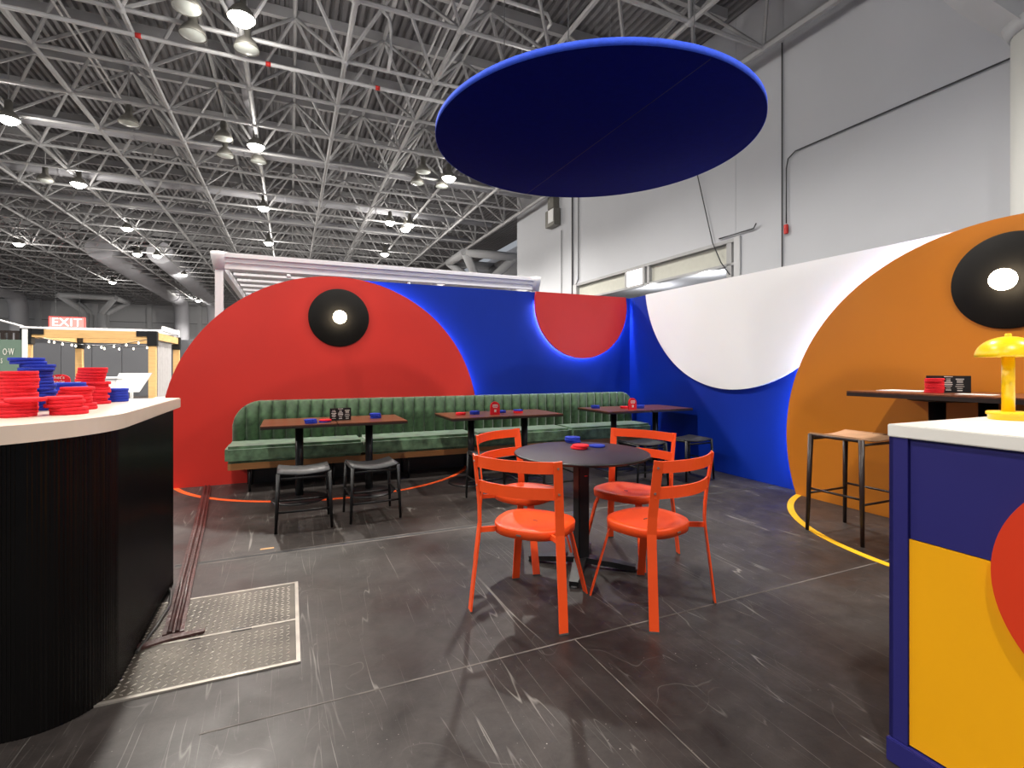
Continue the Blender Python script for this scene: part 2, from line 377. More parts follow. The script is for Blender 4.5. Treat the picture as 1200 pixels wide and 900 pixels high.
single(MB().tube([(0, 0, 0), (0, 1.0, -.05), (-.1, -.25, .08), (-.1, -.3, .2)][1::-1]+[] if False else [(0, 1.2, 0), (0, 0, 0), (-.05, -.12, .10)], .02, 6), 'conduit_stub', M['dark_gap'], 'short dark conduit stub at the upper right corner of the loading door', 'conduit', RA-.06, bw, zw)

# far hall wall: panels between pilasters
wf = struct(MB().box(-60, 17.3, 79, 79.4, 0, DZ+.1), 'wall_back', M['dark_gap'], label='far grey panelled hall wall')
pm = MB().box(-2.55, 2.55, -.15, 0, -1.15, 1.15).mesh('panel', M['far_wall'])
ps = MB().box(-.25, .25, -.5, 0, 0, DZ).mesh('pilaster', M['far_wall'])
for i in range(14):
    aa = -56+i*5.6
    if aa > 15: break
    place(ps, 'pilaster', wf, (aa, 79, 0))
    for k in range(5):
        place(pm, 'panel', wf, (aa+2.8, 79, 1.2+k*2.36))

# ------------------------------------------------------------------ space frame
S = 2.42; ZB = 9.42; ZT = 11.0; EA = 11.0
sf = thing('space_frame', 'grey tubular steel space frame under the corrugated roof deck', 'roof truss')
NA, NB = 24, 34; BB0 = -3.0
rows_a = [EA-i*S for i in range(NA)]; rows_b = [BB0+j*S for j in range(NB)]
amin, amax, bmin, bmax = rows_a[-1], rows_a[0], rows_b[0], rows_b[-1]
for aa in rows_a: MB().cyl((aa, bmin, ZB), (aa, bmax, ZB), .065 if aa != EA else .1, n=6).build('bottom_chord', M['frame'], sf)
for bb in rows_b: MB().cyl((amin, bb, ZB), (amax, bb, ZB), .055, n=6).build('bottom_chord', M['frame'], sf)
for aa in rows_a[1:]: MB().cyl((aa+S/2, bmin, ZT), (aa+S/2, bmax, ZT), .06, n=6).build('top_chord', M['frame'], sf)
for bb in rows_b[:-1]: MB().box(amin, amax, bb+S/2-.07, bb+S/2+.07, ZT-.1, ZT+.18).build('top_chord', M['frame'], sf)
dm = []
for sx, sy in ((1, 1), (1, -1), (-1, 1), (-1, -1)):
    dm.append((sx, sy, MB().cyl((0, 0, 0), (sx*S/2, sy*S/2, ZT-ZB), .05, n=5, caps=False).mesh('diagonal', M['frame'])))
cells = []
for aa in rows_a:
    for bb in rows_b:
        p = W(aa, bb)
        if p.y < 3 or abs(p.x/max(p.y, .1)) > 1.35: continue
        cells.append((p.length, aa, bb))
cells.sort(); cnt = 0
rest = MB(); nodes = MB()
for d, aa, bb in cells:
    for sx, sy, me in dm:
        if sx == 1 and aa == EA or not (amin <= aa+sx*S/2 <= amax and bmin <= bb+sy*S/2 <= bmax): continue
        if cnt < 288: place(me, 'diagonal', sf, (aa, bb, ZB)); cnt += 1
        else: rest.cyl((aa, bb, ZB), (aa+sx*S/2, bb+sy*S/2, ZT), .05, n=4, caps=False)
    nodes.lathe([(0, -.12), (.11, -.05), (.11, .05), (0, .12)], (aa, bb, ZB), n=7)
tag(rest.build('diagonal', M['frame'], sf), kind='stuff')
tag(nodes.build('node', M['frame'], sf), kind='stuff')
# end posts at the wall side
for bb in rows_b[2:18:2]: MB().cyl((EA, bb, ZB), (EA, bb, ZT+.2), .07, n=6).build('end_post', M['frame'], sf)

# pipes and ducts under the roof
def pipe(name, m, p, q, r, label, cat, group=None, n=16, rings=0):
    t = thing(name, label, cat, *p[:2], p[2], group=group)
    d = Vector(q)-Vector(p)
    MB().cyl((0, 0, 0), d, r, n=n).build('tube', m, t)
    for k in range(rings):
        c = d*((k+.5)/rings); e = d.normalized()*.05
        MB().cyl(c-e, c+e, r*1.12, n=n).build('collar', m, t)
    return t
pipe('ceiling_pipe', M['duct'], (-22, 23, 10.05), (11.2, 23, 10.05), .18, 'nearest of the thick grey pipes crossing under the roof', 'pipe', rings=9)
pipe('ceiling_pipe', M['duct'], (-30, 28.6, 10.05), (11.2, 28.6, 10.05), .2, 'second nearest thick grey pipe crossing under the roof', 'pipe', rings=9)
pipe('ceiling_pipe', M['duct'], (-30, 33.0, 10.05), (11.2, 33.0, 10.05), .22, 'third thick grey pipe crossing under the roof, behind the second', 'pipe', rings=9)
pipe('hanging_duct', M['duct'], (-1.3, 13.5, 10.3), (-1.3, 25, 10.3), .17, 'dark grey round duct running away between the lit lamps', 'duct', rings=4)
t = pipe('sprinkler_main', M['white_pipe'], (-14, 14.6, 9.25), (9, 14.6, 9.25), .05, 'long white sprinkler pipe with red couplings below the roof frame', 'pipe', n=10)
for k in range(8):
    o = MB().cyl((2.2+k*2.8, 0, 0), (2.32+k*2.8, 0, 0), .062, n=10).build('coupling', M['red_small'], t); o['label'] = 'red coupling'
for dx, lb in ((0, 'left'), (.14, 'right')):
    pipe('ceiling_conduit', M['white_pipe'], (-5.0+dx, 8, 9.7), (-5.0+dx, 21, 9.7), .03, lb+' one of a pair of thin conduits at the upper left of the roof', 'conduit', n=6)
for dx, lb in ((0, 'leftmost'), (.22, 'middle'), (.5, 'rightmost')):
    pipe('ceiling_conduit', M['white_pipe'], (3.7+dx, 10.5, 10.5), (3.7+dx, 24, 10.5), .032, lb+' of three pale conduits left of the hanging blue disc', 'conduit', n=6)
single(MB().tube([(0, 0, 0), (0, 3.2, 0), (.25, 3.45, 0), (.3, 3.5, -.3), (.3, 3.5, -.9), (.3, 3.9, -1.1)], .045, 8), 'bent_conduit', M['white_pipe'], 'pale bent conduit hanging above the sprinkler pipe', 'conduit', 2.1, 9.8, 10.4)
single(MB().tube([(0, 0, 0), (1.6, 0, 0), (1.85, .25, 0), (1.85, 3, 0)], .045, 8), 'bent_conduit', M['white_pipe'], 'pale conduit turning a corner above the left rim of the blue disc', 'conduit', 4.3, 11.2, 10.2)
# great round ducts that turn down the far wall
for px, lb in ((22, 'leftmost great grey round duct turning down the far wall'), (213, 'great grey duct turning down the far wall, left of the white pergola post'), (252, 'great grey duct turning down the far wall behind the white pergola post'), (380, 'great grey duct turning down the far wall behind the red disc lamp')):
    u = (px-600)/F; Y = 75/(CT-ST*u); aa, bb = G(u*Y, Y)
    t = thing('air_duct', lb, 'duct', aa, bb, 0, group='great round ducts at the far wall')
    pts = [(0, 0, 0), (0, 0, 7.5)]+[(0, -2.2*(1-math.cos(k*PI/12)), 7.5+2.2*math.sin(k*PI/12)) for k in range(1, 7)]+[(0, -30, 9.9)]
    MB().tube(pts, .85, 14).build('duct_run', M['duct'], t)
    MB().cyl((0, -6, 9.75), (0, -6.3, 9.75), .95, n=14).build('flange', M['duct'], t)

# branching columns
def tree_column(label, a, b, half, zt, zs, rr, m, arm=.3):
    t = thing('branching_column', label, 'column', a, b)
    for sx in (-1, 1):
        for sy in (-1, 1):
            MB().cyl((sx*half*.3, sy*half*.3, 0), (sx*half*.3, sy*half*.3, zs), rr, n=14).build('shaft', m, t)
            MB().tube([(sx*half*.3, sy*half*.3, zs-.3), (sx*half*.38, sy*half*.38, zs+.3), (sx*half, sy*half, zt)], arm, 10).build('arm', m, t)
    for p, q in (((-1, -1), (1, -1)), ((1, -1), (1, 1)), ((1, 1), (-1, 1)), ((-1, 1), (-1, -1))):
        MB().cyl((p[0]*half, p[1]*half, zt), (q[0]*half, q[1]*half, zt), arm, n=10).build('ring_beam', m, t)
    return t
Y = 57; tc1 = tree_column('grey branching column with red plates in front of the far wall', *G((112-600)/F*Y, Y), 2.4, 9.0, 7.3, .38, M['column'])
for dx, dz in ((-.3, 5.3), (1.2, 4.6)):
    o = MB().box(dx-.45, dx+.45, -1.25, -1.15, dz-.3, dz+.3).build('sign_plate', M['red_small'], tc1); o['label'] = 'small red sign plate'
    MB().box(dx-.3, dx+.3, -1.27, -1.25, dz+.02, dz+.1).box(dx-.22, dx+.22, -1.27, -1.25, dz-.14, dz-.07).build('lettering', M['print'], tc1)
Y = 37; tree_column('branching column by the set-back wall, behind the white pergola', *G((564-600)/F*Y, Y), 1.9, 9.2, 7.6, .36, M['column'])
# near white column at the right edge
Y = 8.2; ca, cb = G((1192-600)/F*Y+.66, Y+.1)
t = thing('white_column', 'bright white column with flared head at the right edge', 'column', ca, cb)
MB().cyl((0, 0, 0), (0, 0, 6.95), .48, n=32).build('shaft', M['column_white'], t)
for sx, sy in ((-1, 1), (1, 1), (-1, -1), (1, -1)):
    MB().ribbon([(sx*.12, sy*.12, 6.9), (sx*.7, sy*.7, 7.75), (sx*1.5, sy*1.5, 9.2)], (sx*-1, sy*1, 0), [.5, .6, .7], .3).build('arm', M['column'], t)
MB().cyl((0, 0, 6.9), (0, 0, 7.1), .5, .6, n=32).build('collar', M['column'], t)

# ------------------------------------------------------------------ high bay lamps
def lamp_proto(lit):
    t = bpy.data.objects.new('high_bay_lamp', None); C.objects.link(t)
    MB().lathe([(0, .62), (.06, .62), (.1, .55), (.1, .3), (.13, .28), (.14, .22)], n=20).build('ballast_housing', M['lamp_body'], t)
    r = MB().lathe([(.13, .26), (.2, .2), (.27, .08), (.29, 0), (.28, 0), (.26, .08), (.19, .19), (0, .22)], n=28).build('reflector', M['lamp_body'], t)
    MB().lathe([(0, -.15), (.12, -.14), (.2, -.09), (.25, -.02), (.275, .015)] if lit else [(0, -.05), (.15, -.035), (.24, 0), (.275, .015)], n=28).build('lens', M['lens' if lit else 'dead_lens'], t)
    MB().cyl((0, 0, .6), (0, 0, 2.16), .02, n=6).build('hanger', M['frame'], t)
    return t
plit, pun = lamp_proto(True), lamp_proto(False); used = {True: False, False: False}
def lamp(a, b, z, lit, label, group, power=0, tilt=0):
    src = plit if lit else pun
    o = src if not used[lit] else copy_tree(src); used[lit] = True
    o.location = W(a, b, z); tag(o, label, 'ceiling lamp', group)
    if power:
        ld = bpy.data.lights.new('high_bay_light', 'SPOT'); ld.energy = power; ld.color = (1, .95, .87); ld.spot_size = 2.6; ld.spot_blend = .6; ld.shadow_soft_size = .16
        lo = bpy.data.objects.new('high_bay_light', ld); C.objects.link(lo); lo.location = W(a, b, z-.22)
        ld = bpy.data.lights.new('high_bay_spill', 'POINT'); ld.energy = power*SPILL; ld.color = (1, .95, .87); ld.shadow_soft_size = .2   # light leaking sideways through the glass refractor
        lo = bpy.data.objects.new('high_bay_spill', ld); C.objects.link(lo); lo.location = W(a, b, z-.4)
LZ = 9.1
ORDL = ['first', 'second', 'third', 'fourth', 'fifth', 'sixth', 'seventh', 'eighth', 'ninth', 'tenth', 'eleventh', 'twelfth', 'last']
lit_px = [(283, 22, 'lit high bay lamp, largest and nearest at the top of the roof', 1), (10, 140, 'lit high bay lamp at the left picture edge, upper', 1), (300, 172, 'lit high bay lamp in the middle of the roof above the red disc', 1),
          (526, 209, 'lit high bay lamp just left of the blue disc', 1), (92, 216, 'lit high bay lamp at left, below the one at the picture edge', 1), (309, 244, 'lit high bay lamp directly below the middle one', 1),
          (149, 268, 'lit high bay lamp at left above a close pair', 0), (22, 286, 'lit high bay lamp low at the far left', 0), (161, 298, 'left lamp of the distant close pair above the branching column', 0),
          (184, 300, 'right lamp of the distant close pair above the branching column', 0), (315, 285, 'small distant lit lamp above the white pergola beam, left', 0), (457, 261, 'lit lamp left of a close cluster under the roof', 0),
          (480, 264, 'upper right lamp of the close cluster under the roof', 0), (475, 269, 'lower lamp of the close cluster under the roof', 0), (451, 298, 'small distant lit lamp nearest above the pergola beam', 0)]
for px, py, lb, pw in lit_px:
    Y = F*(LZ-H)/(HZ-py); a, b = G((px-600)/F*Y, Y)
    lamp(a, b, LZ, True, lb, 'lit high bay lamps', FAR_W*1.3)
un_px = [(219, 10, 'unlit lamp at the very top left of the big lit lamp'), (226, 42, 'unlit lamp below the topmost unlit one'), (289, 58, 'unlit lamp hanging just below the big lit lamp'),
         (262, 163, 'unlit lamp left of the middle lit lamp'), (303, 190, 'unlit lamp just below the middle lit lamp'), (264, 183, 'small unlit lamp below left of the middle lit lamp'),
         (53, 212, 'unlit lamp left of the second left-hand lit lamp'), (496, 202, 'unlit lamp left of the lit lamp beside the blue disc'), (489, 215, 'lower unlit lamp left of the blue disc'), (518, 219, 'unlit lamp right under the lit lamp beside the blue disc'), (151, 145, 'dark unlit lamp alone above the thick pipe')]
for px, py, lb in un_px:
    Y = F*(LZ-H)/(HZ-py); a, b = G((px-600)/F*Y, Y)
    lamp(a, b, LZ, False, lb, 'unlit high bay lamps')
OUT = ((4.9, 6.0, 1.25, 'hanging over the banquette end, above the blue wall corner'), (-1.1, 5.4, .75, 'hanging over the red disc end of the banquette'), (6, 12.9, 1, 'hidden above the blue ceiling disc'),
       (6, -1.7, .8, 'behind the camera on the right'), (-1.1, -1.9, 1.15, 'straight above and behind the camera'), (-8.3, -1.7, 1, 'behind the camera on the left'),
       (-8.3, 5.6, 1, 'left of the bar, above the picture'), (-8.3, 12.9, 1, 'left of the largest lit lamp, outside the picture'), (7.5, -5.5, .9, 'nearest the right hall wall'))
for a, b, pw, lb in OUT:
    lamp(a, b, LZ, True, 'lit lamp '+lb, 'high bay lamps over the booth', HALL_W*pw)
for k, (a, b) in enumerate(((-15.5, 12.9), (-15.6, 5.6), (-22, 21), (-22.8, 35), (-1.2, 42), (-8.3, 50), (-15, 57), (-1.2, 57), (6, 42), (-29, 66), (-10, 69), (2, 69))):  # extra lamps added to brighten the far hall, strongest near its end wall
    lamp(a, b, LZ, True, f'added lit high bay lamp, {ORDL[k]} of the extras brightening the far hall', 'lit high bay lamps', FAR_W*(1.3 if b < 60 else 3))

# ------------------------------------------------------------------ booth walls
struct(MB().box(.35, A0+.08, B0, B0+.08, 0, WT), 'wall_booth_back', M['blue'], label='blue booth wall behind the green banquette')
struct(MB().box(A0, A0+.08, 0.2, B0, 0, WT), 'wall_booth_right', M['blue'], label='blue booth wall on the right side')
CA = A0-4.42                      # centre of the big red disc along wall A
def led_ring(name, label, cu, cv, r, plane, wallc, lo, hi, a0, a1):
    pts = []
    n = 90
    for i in range(n+1):
        t = a0+(a1-a0)*i/n; u, v = cu+r*math.cos(t), cv+r*math.sin(t)
        if lo < v < hi: pts.append((u, wallc, v) if plane == 'A' else (wallc, u, v))
    return single(MB().tube(pts, .006, 5), name, M['led'], label, 'light strip')
# big red disc
t = thing('red_disc', 'big red disc standing against the blue wall behind the banquette', 'wall panel')
MB().prism(circle(CA, .62, 1.80, 128, lo=.0), 'y', B0-.10, B0-.06).build('face_panel', M['red'], t)
MB().prism(circle(CA, .62, 1.70, 96, lo=.0), 'y', B0-.06, B0-.001 if False else B0).build('backing_box', M['red'], t)
led_ring('led_strip', 'glowing light strip behind the right edge of the big red disc', CA, .62, 1.74, 'A', B0-.03, .05, WT-.02, -1.2, 1.45)
# small red disc
t = single(MB().prism(circle(A0-.91, 2.25, .80, 96, hi=WT), 'y', B0-.07, B0-.03), 'small_red_disc', M['red2'], 'smaller red half disc hanging from the wall top by the corner', 'wall panel')
led_ring('led_strip', 'glowing light strip behind the smaller red half disc', A0-.91, 2.25, .765, 'A', B0-.018, .05, WT-.02, PI, 2*PI)
# white disc
TC = B0-2.02
wp_ = [(TC+1.6*math.cos(t_), 2.635+1.6*math.sin(t_)) for t_ in [PI+math.asin(.225/1.6)*-1+.0+i*0 for i in range(0)]]
t0 = math.asin(.225/1.59); t1 = math.radians(45)
ang_ = [PI*2-t0-(PI-t0-t1-0)*i/70 for i in range(71)]
wp_ = [(TC+1.59*math.cos(t_), 2.635+1.59*math.sin(t_)) for t_ in ang_]
wp_ += [(B0-4.7, 1.75), (B0-5.3, 2.0), (B0-5.3, WT)]
single(MB().prism(wp_, 'x', A0-.045, A0), 'white_disc', M['white_panel'], 'large white part disc hanging from the top of the right wall', 'wall panel')
# orange disc
OC = B0-4.68
t = thing('ochre_disc', 'big ochre disc standing against the right booth wall', 'wall panel')
MB().prism(circle(OC, .62, 1.80, 128, lo=0), 'x', A0-.15, A0-.11).build('face_panel', M['orange'], t)
MB().prism(circle(OC, .62, 1.68, 96, lo=0), 'x', A0-.11, A0-.046).build('backing_box', M['orange'], t)
led_ring('led_strip', 'glowing light strip behind the left edge of the ochre disc', OC, .62, 1.73, 'B', A0-.078, .05, WT+.1, -.4, PI*.62)

# sconces: parts in local frame with face towards -y
def sconce(a, b, z, rz, label):
    t = thing('disc_sconce', label, 'wall lamp', a, b, z, rz, 'black disc wall lamps')
    mb = MB(); mb.lathe([(0, .012), (.08, .010), (.345, .022), (.352, .012), (.345, 0), (0, 0)], n=72)
    bmesh.ops.rotate(mb.bm, verts=mb.bm.verts, cent=(0, 0, 0), matrix=Matrix.Rotation(PI/2, 3, 'X')); mb.build('disc', M['sconce'], t)
    mb = MB(); mb.lathe([(0, .05), (.045, .05), (.05, .01), (.06, .0)], n=24)
    bmesh.ops.rotate(mb.bm, verts=mb.bm.verts, cent=(0, 0, 0), matrix=Matrix.Rotation(PI/2, 3, 'X')); mb.build('lamp_holder', M['black'], t)
    mb = MB(); mb.lathe([(.078*math.sin(k*PI/12), .10-.078*math.cos(k*PI/12)) for k in range(13)], n=24)
    bmesh.ops.rotate(mb.bm, verts=mb.bm.verts, cent=(0, 0, 0), matrix=Matrix.Rotation(PI/2, 3, 'X')); mb.build('bulb', M['bulb'], t)
sconce(CA+.02, B0-.10, 1.92, 0, 'black disc wall lamp with glowing bulb on the red disc')
sconce(A0-.15, OC, 1.95, -PI/2, 'black disc wall lamp with glowing bulb on the ochre disc')

# painted arcs on the floor (tape)
def arc_tape(name, m, label, cx, cy, r, w, a0, a1):
    mb = MB(); n = 60; A = []; B = []
    for i in range(n+1):
        t_ = a0+(a1-a0)*i/n
        A.append(mb.bm.verts.new((cx+(r-w)*math.cos(t_), cy+(r-w)*math.sin(t_), .003))); B.append(mb.bm.verts.new((cx+r*math.cos(t_), cy+r*math.sin(t_), .003)))
    for i in range(n): mb.bm.faces.new((A[i], B[i], B[i+1], A[i+1]))
    g = bmesh.ops.extrude_face_region(mb.bm, geom=mb.bm.faces[:])
    bmesh.ops.translate(mb.bm, verts=[v for v in g['geom'] if isinstance(v, bmesh.types.BMVert)], vec=(0, 0, -.003))
    single(mb, name, m, label, 'floor tape')
ang = math.asin(.62/1.8)
arc_tape('floor_arc', M['tape_orange'], 'orange arc of tape on the floor in front of the banquette', CA, B0-.1+.62, 1.8, .05, PI+ang, 2*PI-ang)
arc_tape('floor_arc', M['tape_yellow'], 'yellow arc of tape on the floor below the ochre disc', A0-.15+.62, OC, 1.8, .055, PI/2+ang, 1.5*PI-ang)

# ------------------------------------------------------------------ hanging blue disc
t = thing('ceiling_disc', 'large blue felt disc hung flat above the round table', 'ceiling panel', *G(.635, 3.94), 3.06)
r = 1.22
MB().lathe([(0, 0), (r-.005, 0), (r, .004), (r, .018), (r-.006, .02), (0, .02)], n=128).build('lower_layer', M['canopy'], t)
MB().lathe([(0, .022), (r-.004, .022), (r, .026), (r, .046), (r-.004, .05), (0, .05)], n=128).build('upper_layer', M['canopy'], t)
MB().lathe([(r+.001, .003), (r+.003, .003), (r+.003, .048), (r+.001, .048)], n=128).build('rim_band', M['canopy_rim'], t)
MB().box(-.0015, .0015, -r+.01, r-.01, -.0008, 0).build('seam', M['black'], t)
for k in range(4):
    an = PI/4+k*PI/2
    MB().cyl((.75*math.cos(an), .75*math.sin(an), .05), (.75*math.cos(an), .75*math.sin(an), ZB-3.06), .003, n=5).build('suspension_cable', M['dark_gap'], t)
p1 = W(RA-.1, *on_wall(820, 205)); p2 = W(RA-.1, *on_wall(838, 285)); p3 = W(RA-.1, *on_wall(858, 322))
cb_ = MB().tube([p1+Vector((0, 0, 1.5)), p1, p2, (p2+p3)/2-Vector((0, 0, .12)), p3], .016, 6).build('hanging_cable', M['dark_gap'], None)
tag(cb_, 'thin dark cable hanging down the grey wall to the loading door', 'cable')

# ------------------------------------------------------------------ banquette
BL, BR, SF, BK = -.60, 4.86, 5.92, 6.37
bq = thing('banquette', 'long green velvet banquette with channelled back along the wall', 'banquette', BL, SF, 0)
L_ = BR-BL; nch = 40; cw = L_/nch; depth = B0-.1-SF
bk = BK-SF
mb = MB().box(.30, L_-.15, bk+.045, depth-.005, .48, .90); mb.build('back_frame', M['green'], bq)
def channel(w, z0, zf):
    mb = MB(); n = 7; cols = []
    for i in range(n):
        t_ = i/(n-1); x = t_*w; bul = -.03*max(0, math.sin(PI*t_))**.6
        zt = zf(t_)
        cols.append([mb.bm.verts.new((x, .03+bul, z0)), mb.bm.verts.new((x, .03+bul, zt-.02)), mb.bm.verts.new((x, .045+bul*.4, zt)), mb.bm.verts.new((x, .09, zt)), mb.bm.verts.new((x, .09, z0))])
    for c1, c2 in zip(cols, cols[1:]):
        for k in range(5):
            f = mb.bm.faces.new((c1[k], c1[(k+1) % 5], c2[(k+1) % 5], c2[k])); f.smooth = True
    mb.bm.faces.new(cols[0]); mb.bm.faces.new(cols[-1])
    return mb.mesh('channel', M['green'])
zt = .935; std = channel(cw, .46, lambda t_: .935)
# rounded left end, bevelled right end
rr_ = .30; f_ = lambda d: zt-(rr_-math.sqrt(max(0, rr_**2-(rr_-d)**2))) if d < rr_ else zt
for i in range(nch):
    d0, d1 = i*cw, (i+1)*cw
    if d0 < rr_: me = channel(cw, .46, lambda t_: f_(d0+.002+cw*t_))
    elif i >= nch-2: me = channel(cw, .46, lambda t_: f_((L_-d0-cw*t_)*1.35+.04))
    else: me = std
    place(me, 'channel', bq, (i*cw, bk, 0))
ns = 4; sw = L_/ns
for i in range(ns):
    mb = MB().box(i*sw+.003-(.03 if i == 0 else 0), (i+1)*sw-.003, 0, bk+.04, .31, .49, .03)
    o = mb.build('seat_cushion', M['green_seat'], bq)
    for p in o.data.polygons: p.use_smooth = len(p.vertices) == 4 and False
mb = MB().prism([(.0, .03), (.03, .015), (L_-.02, .015), (L_, .05), (L_, depth-.01), (0, depth-.01)], 'z', .245, .312); mb.build('plinth_band', M['ply'], bq)
for x in [.2+k*(L_-.4)/6 for k in range(7)]:
    for y in (.06, .42): MB().cyl((x, y, 0), (x, y, .25), .012, n=8).build('leg', M['black'], bq)
MB().box(.15, L_-.02, .45, .5, 0, .245).build('kick_panel', M['black'], bq)

# ------------------------------------------------------------------ walnut tables
def table(a, b, label, w=.672, d=.70, zt=.775, top='walnut', pole=.038, base=.26, group='walnut tables at the banquette'):
    t = thing('dining_table', label, 'table', a, b, 0, 0, group)
    MB().box(-w/2, w/2, -d/2, d/2, zt-.012, zt, .003).build('tabletop', M[top], t)
    MB().box(-w/2+.002, w/2-.002, -d/2+.002, d/2-.002, zt-.032, zt-.012).build('top_edge', M['dark_edge'], t)
    MB().cyl((0, 0, .02), (0, 0, zt-.04), pole, n=20).build('pole', M['black'], t)
    MB().lathe([(0, .045), (pole+.01, .04), (base*.6, .022), (base-.005, .014), (base, .006), (base, 0), (0, 0)], n=40).build('base_disc', M['black'], t)
    MB().box(-.16, .16, -.16, .16, zt-.04, zt-.032).build('mounting_plate', M['black'], t)
    return t
tx = [(-.26, 'leftmost', 'second'), (1.555, 'third', 'fourth'), (3.52, 'fifth', 'sixth')]
TBL = []
for a0, l1, l2 in tx:
    for k, l_ in enumerate((l1, l2)):
        nm = {'leftmost': 'leftmost walnut table at the banquette, with red and blue coasters', 'second': 'walnut table second from left, with a black menu card', 'third': 'walnut table third from left, with a red menu stand',
              'fourth': 'walnut table fourth from left, behind the left orange chairs', 'fifth': 'walnut table fifth from left, a single blue coaster stack on it', 'sixth': 'rightmost walnut table by the blue corner wall'}[l_]
        table(a0+.338+k*.678, 5.46, nm); TBL.append((a0+.338+k*.678, 5.46))

# ------------------------------------------------------------------ stools
def stool(name, a, b, rz, label, group, w=.42, d=.40, zs=.47, legm='black_wood', seatm='black', rails=(.16, .22), cat='stool', sag=.02, lr=(.011, .016)):
    t = thing(name, label, cat, a, b, 0, rz, group)
    spl = .018
    for sx in (-1, 1):
        for sy in (-1, 1):
            MB().cyl((sx*w/2, sy*d/2, 0), (sx*(w/2-spl), sy*(d/2-spl), zs-.005), *lr, n=10).build('leg', M[legm], t)
    e = spl*.5
    for sy in (-1, 1): MB().cyl((-w/2+e, sy*(d/2-e), rails[0]), (w/2-e, sy*(d/2-e), rails[0]), .009, n=8).build('stretcher', M[legm], t)
    for sx in (-1, 1):
        MB().cyl((sx*(w/2-e), -d/2+e, rails[1]), (sx*(w/2-e), d/2-e, rails[1]), .009, n=8).build('stretcher', M[legm], t)
        MB().cyl((sx*(w/2-spl), -d/2+.01, zs-.015), (sx*(w/2-spl), d/2-.01, zs-.015), .013, n=8).build('seat_rail', M[legm], t)
    for sy in (-1, 1): MB().cyl((-w/2+spl, sy*(d/2-spl), zs-.045), (w/2-spl, sy*(d/2-spl), zs-.045), .010, n=8).build('seat_rail', M[legm], t)
    mb = MB(); n = 10; V = []
    for i in range(n+1):
        x = -w/2+.012+(w-.024)*i/n; z = zs-sag*math.sin(PI*i/n)
        V.append([mb.bm.verts.new((x, y, z+h)) for y, h in ((-d/2+.012, -.006), (-d/2+.012, .008), (d/2-.012, .008), (d/2-.012, -.006))])
    for p, q in zip(V, V[1:]):
        for k in range(4): mb.bm.faces.new((p[k], p[(k+1) % 4], q[(k+1) % 4], q[k])).smooth = True
    mb.bm.faces.new(V[0]); mb.bm.faces.new(V[-1]); mb.build('seat', M[seatm], t)
    return t
M['black_seat'] = mat('black_leather', srgb(26, 26, 30), .48, var=.15, scale=8)
gs = 'low black stools at the banquette tables'
stool('low_stool', .10, 4.58, .0, 'leftmost low black stool in front of the banquette', gs, seatm='black_seat')
stool('low_stool', .66, 4.61, .05, 'second low black stool from left, with a dipped seat', gs, seatm='black_seat', sag=.03)
stool('low_stool', 1.83, 4.62, 0, 'low black stool behind the left orange chairs', gs, seatm='black_seat')
stool('low_stool', 2.50, 4.62, 0, 'low black stool partly hidden behind the round table', gs, seatm='black_seat')
stool('low_stool', 3.66, 4.64, 0, 'low black stool seen through the back of the far right orange chair', gs, seatm='black_seat')
stool('low_stool', 4.36, 4.66, 0, 'rightmost low black stool against the blue wall', gs, seatm='black_seat')

# ------------------------------------------------------------------ round table
t = thing('round_table', 'round dark aubergine pedestal table amid the orange chairs', 'table', *G(.459, 3.33), 0)
MB().lathe([(0, .735), (.40, .735), (.435, .742), (.443, .750), (.440, .757), (.432, .76), (0, .76)], n=80).build('tabletop', M['aubergine'], t)
MB().lathe([(.436, .7395), (.4445, .746), (.4445, .7535), (.438, .7585), (.441, .7500)], n=80).build('edge_band', M['black'], t)
MB().box(-.04, .04, -.04, .04, .03, .735, .006).build('pole', M['black'], t)
o = MB().box(.0, .022, -.043, -.0405, .60, .606, 0).build('maker_plate', M['red_small'], t)
for k in range(4):
    an = math.radians(165-math.degrees(TH))+k*PI/2
    c, s = math.cos(an), math.sin(an)
    MB().ribbon([(c*.0, s*.0, .055), (c*.2, s*.2, .04), (c*.35, s*.35, .022)], (-s, c, 0), [.08, .07, .055], .035).build('foot', M['black'], t)
    MB().cyl((c*.34, s*.34, 0), (c*.34, s*.34, .012), .02, n=10).build('foot_pad', M['foot_plastic'], t)

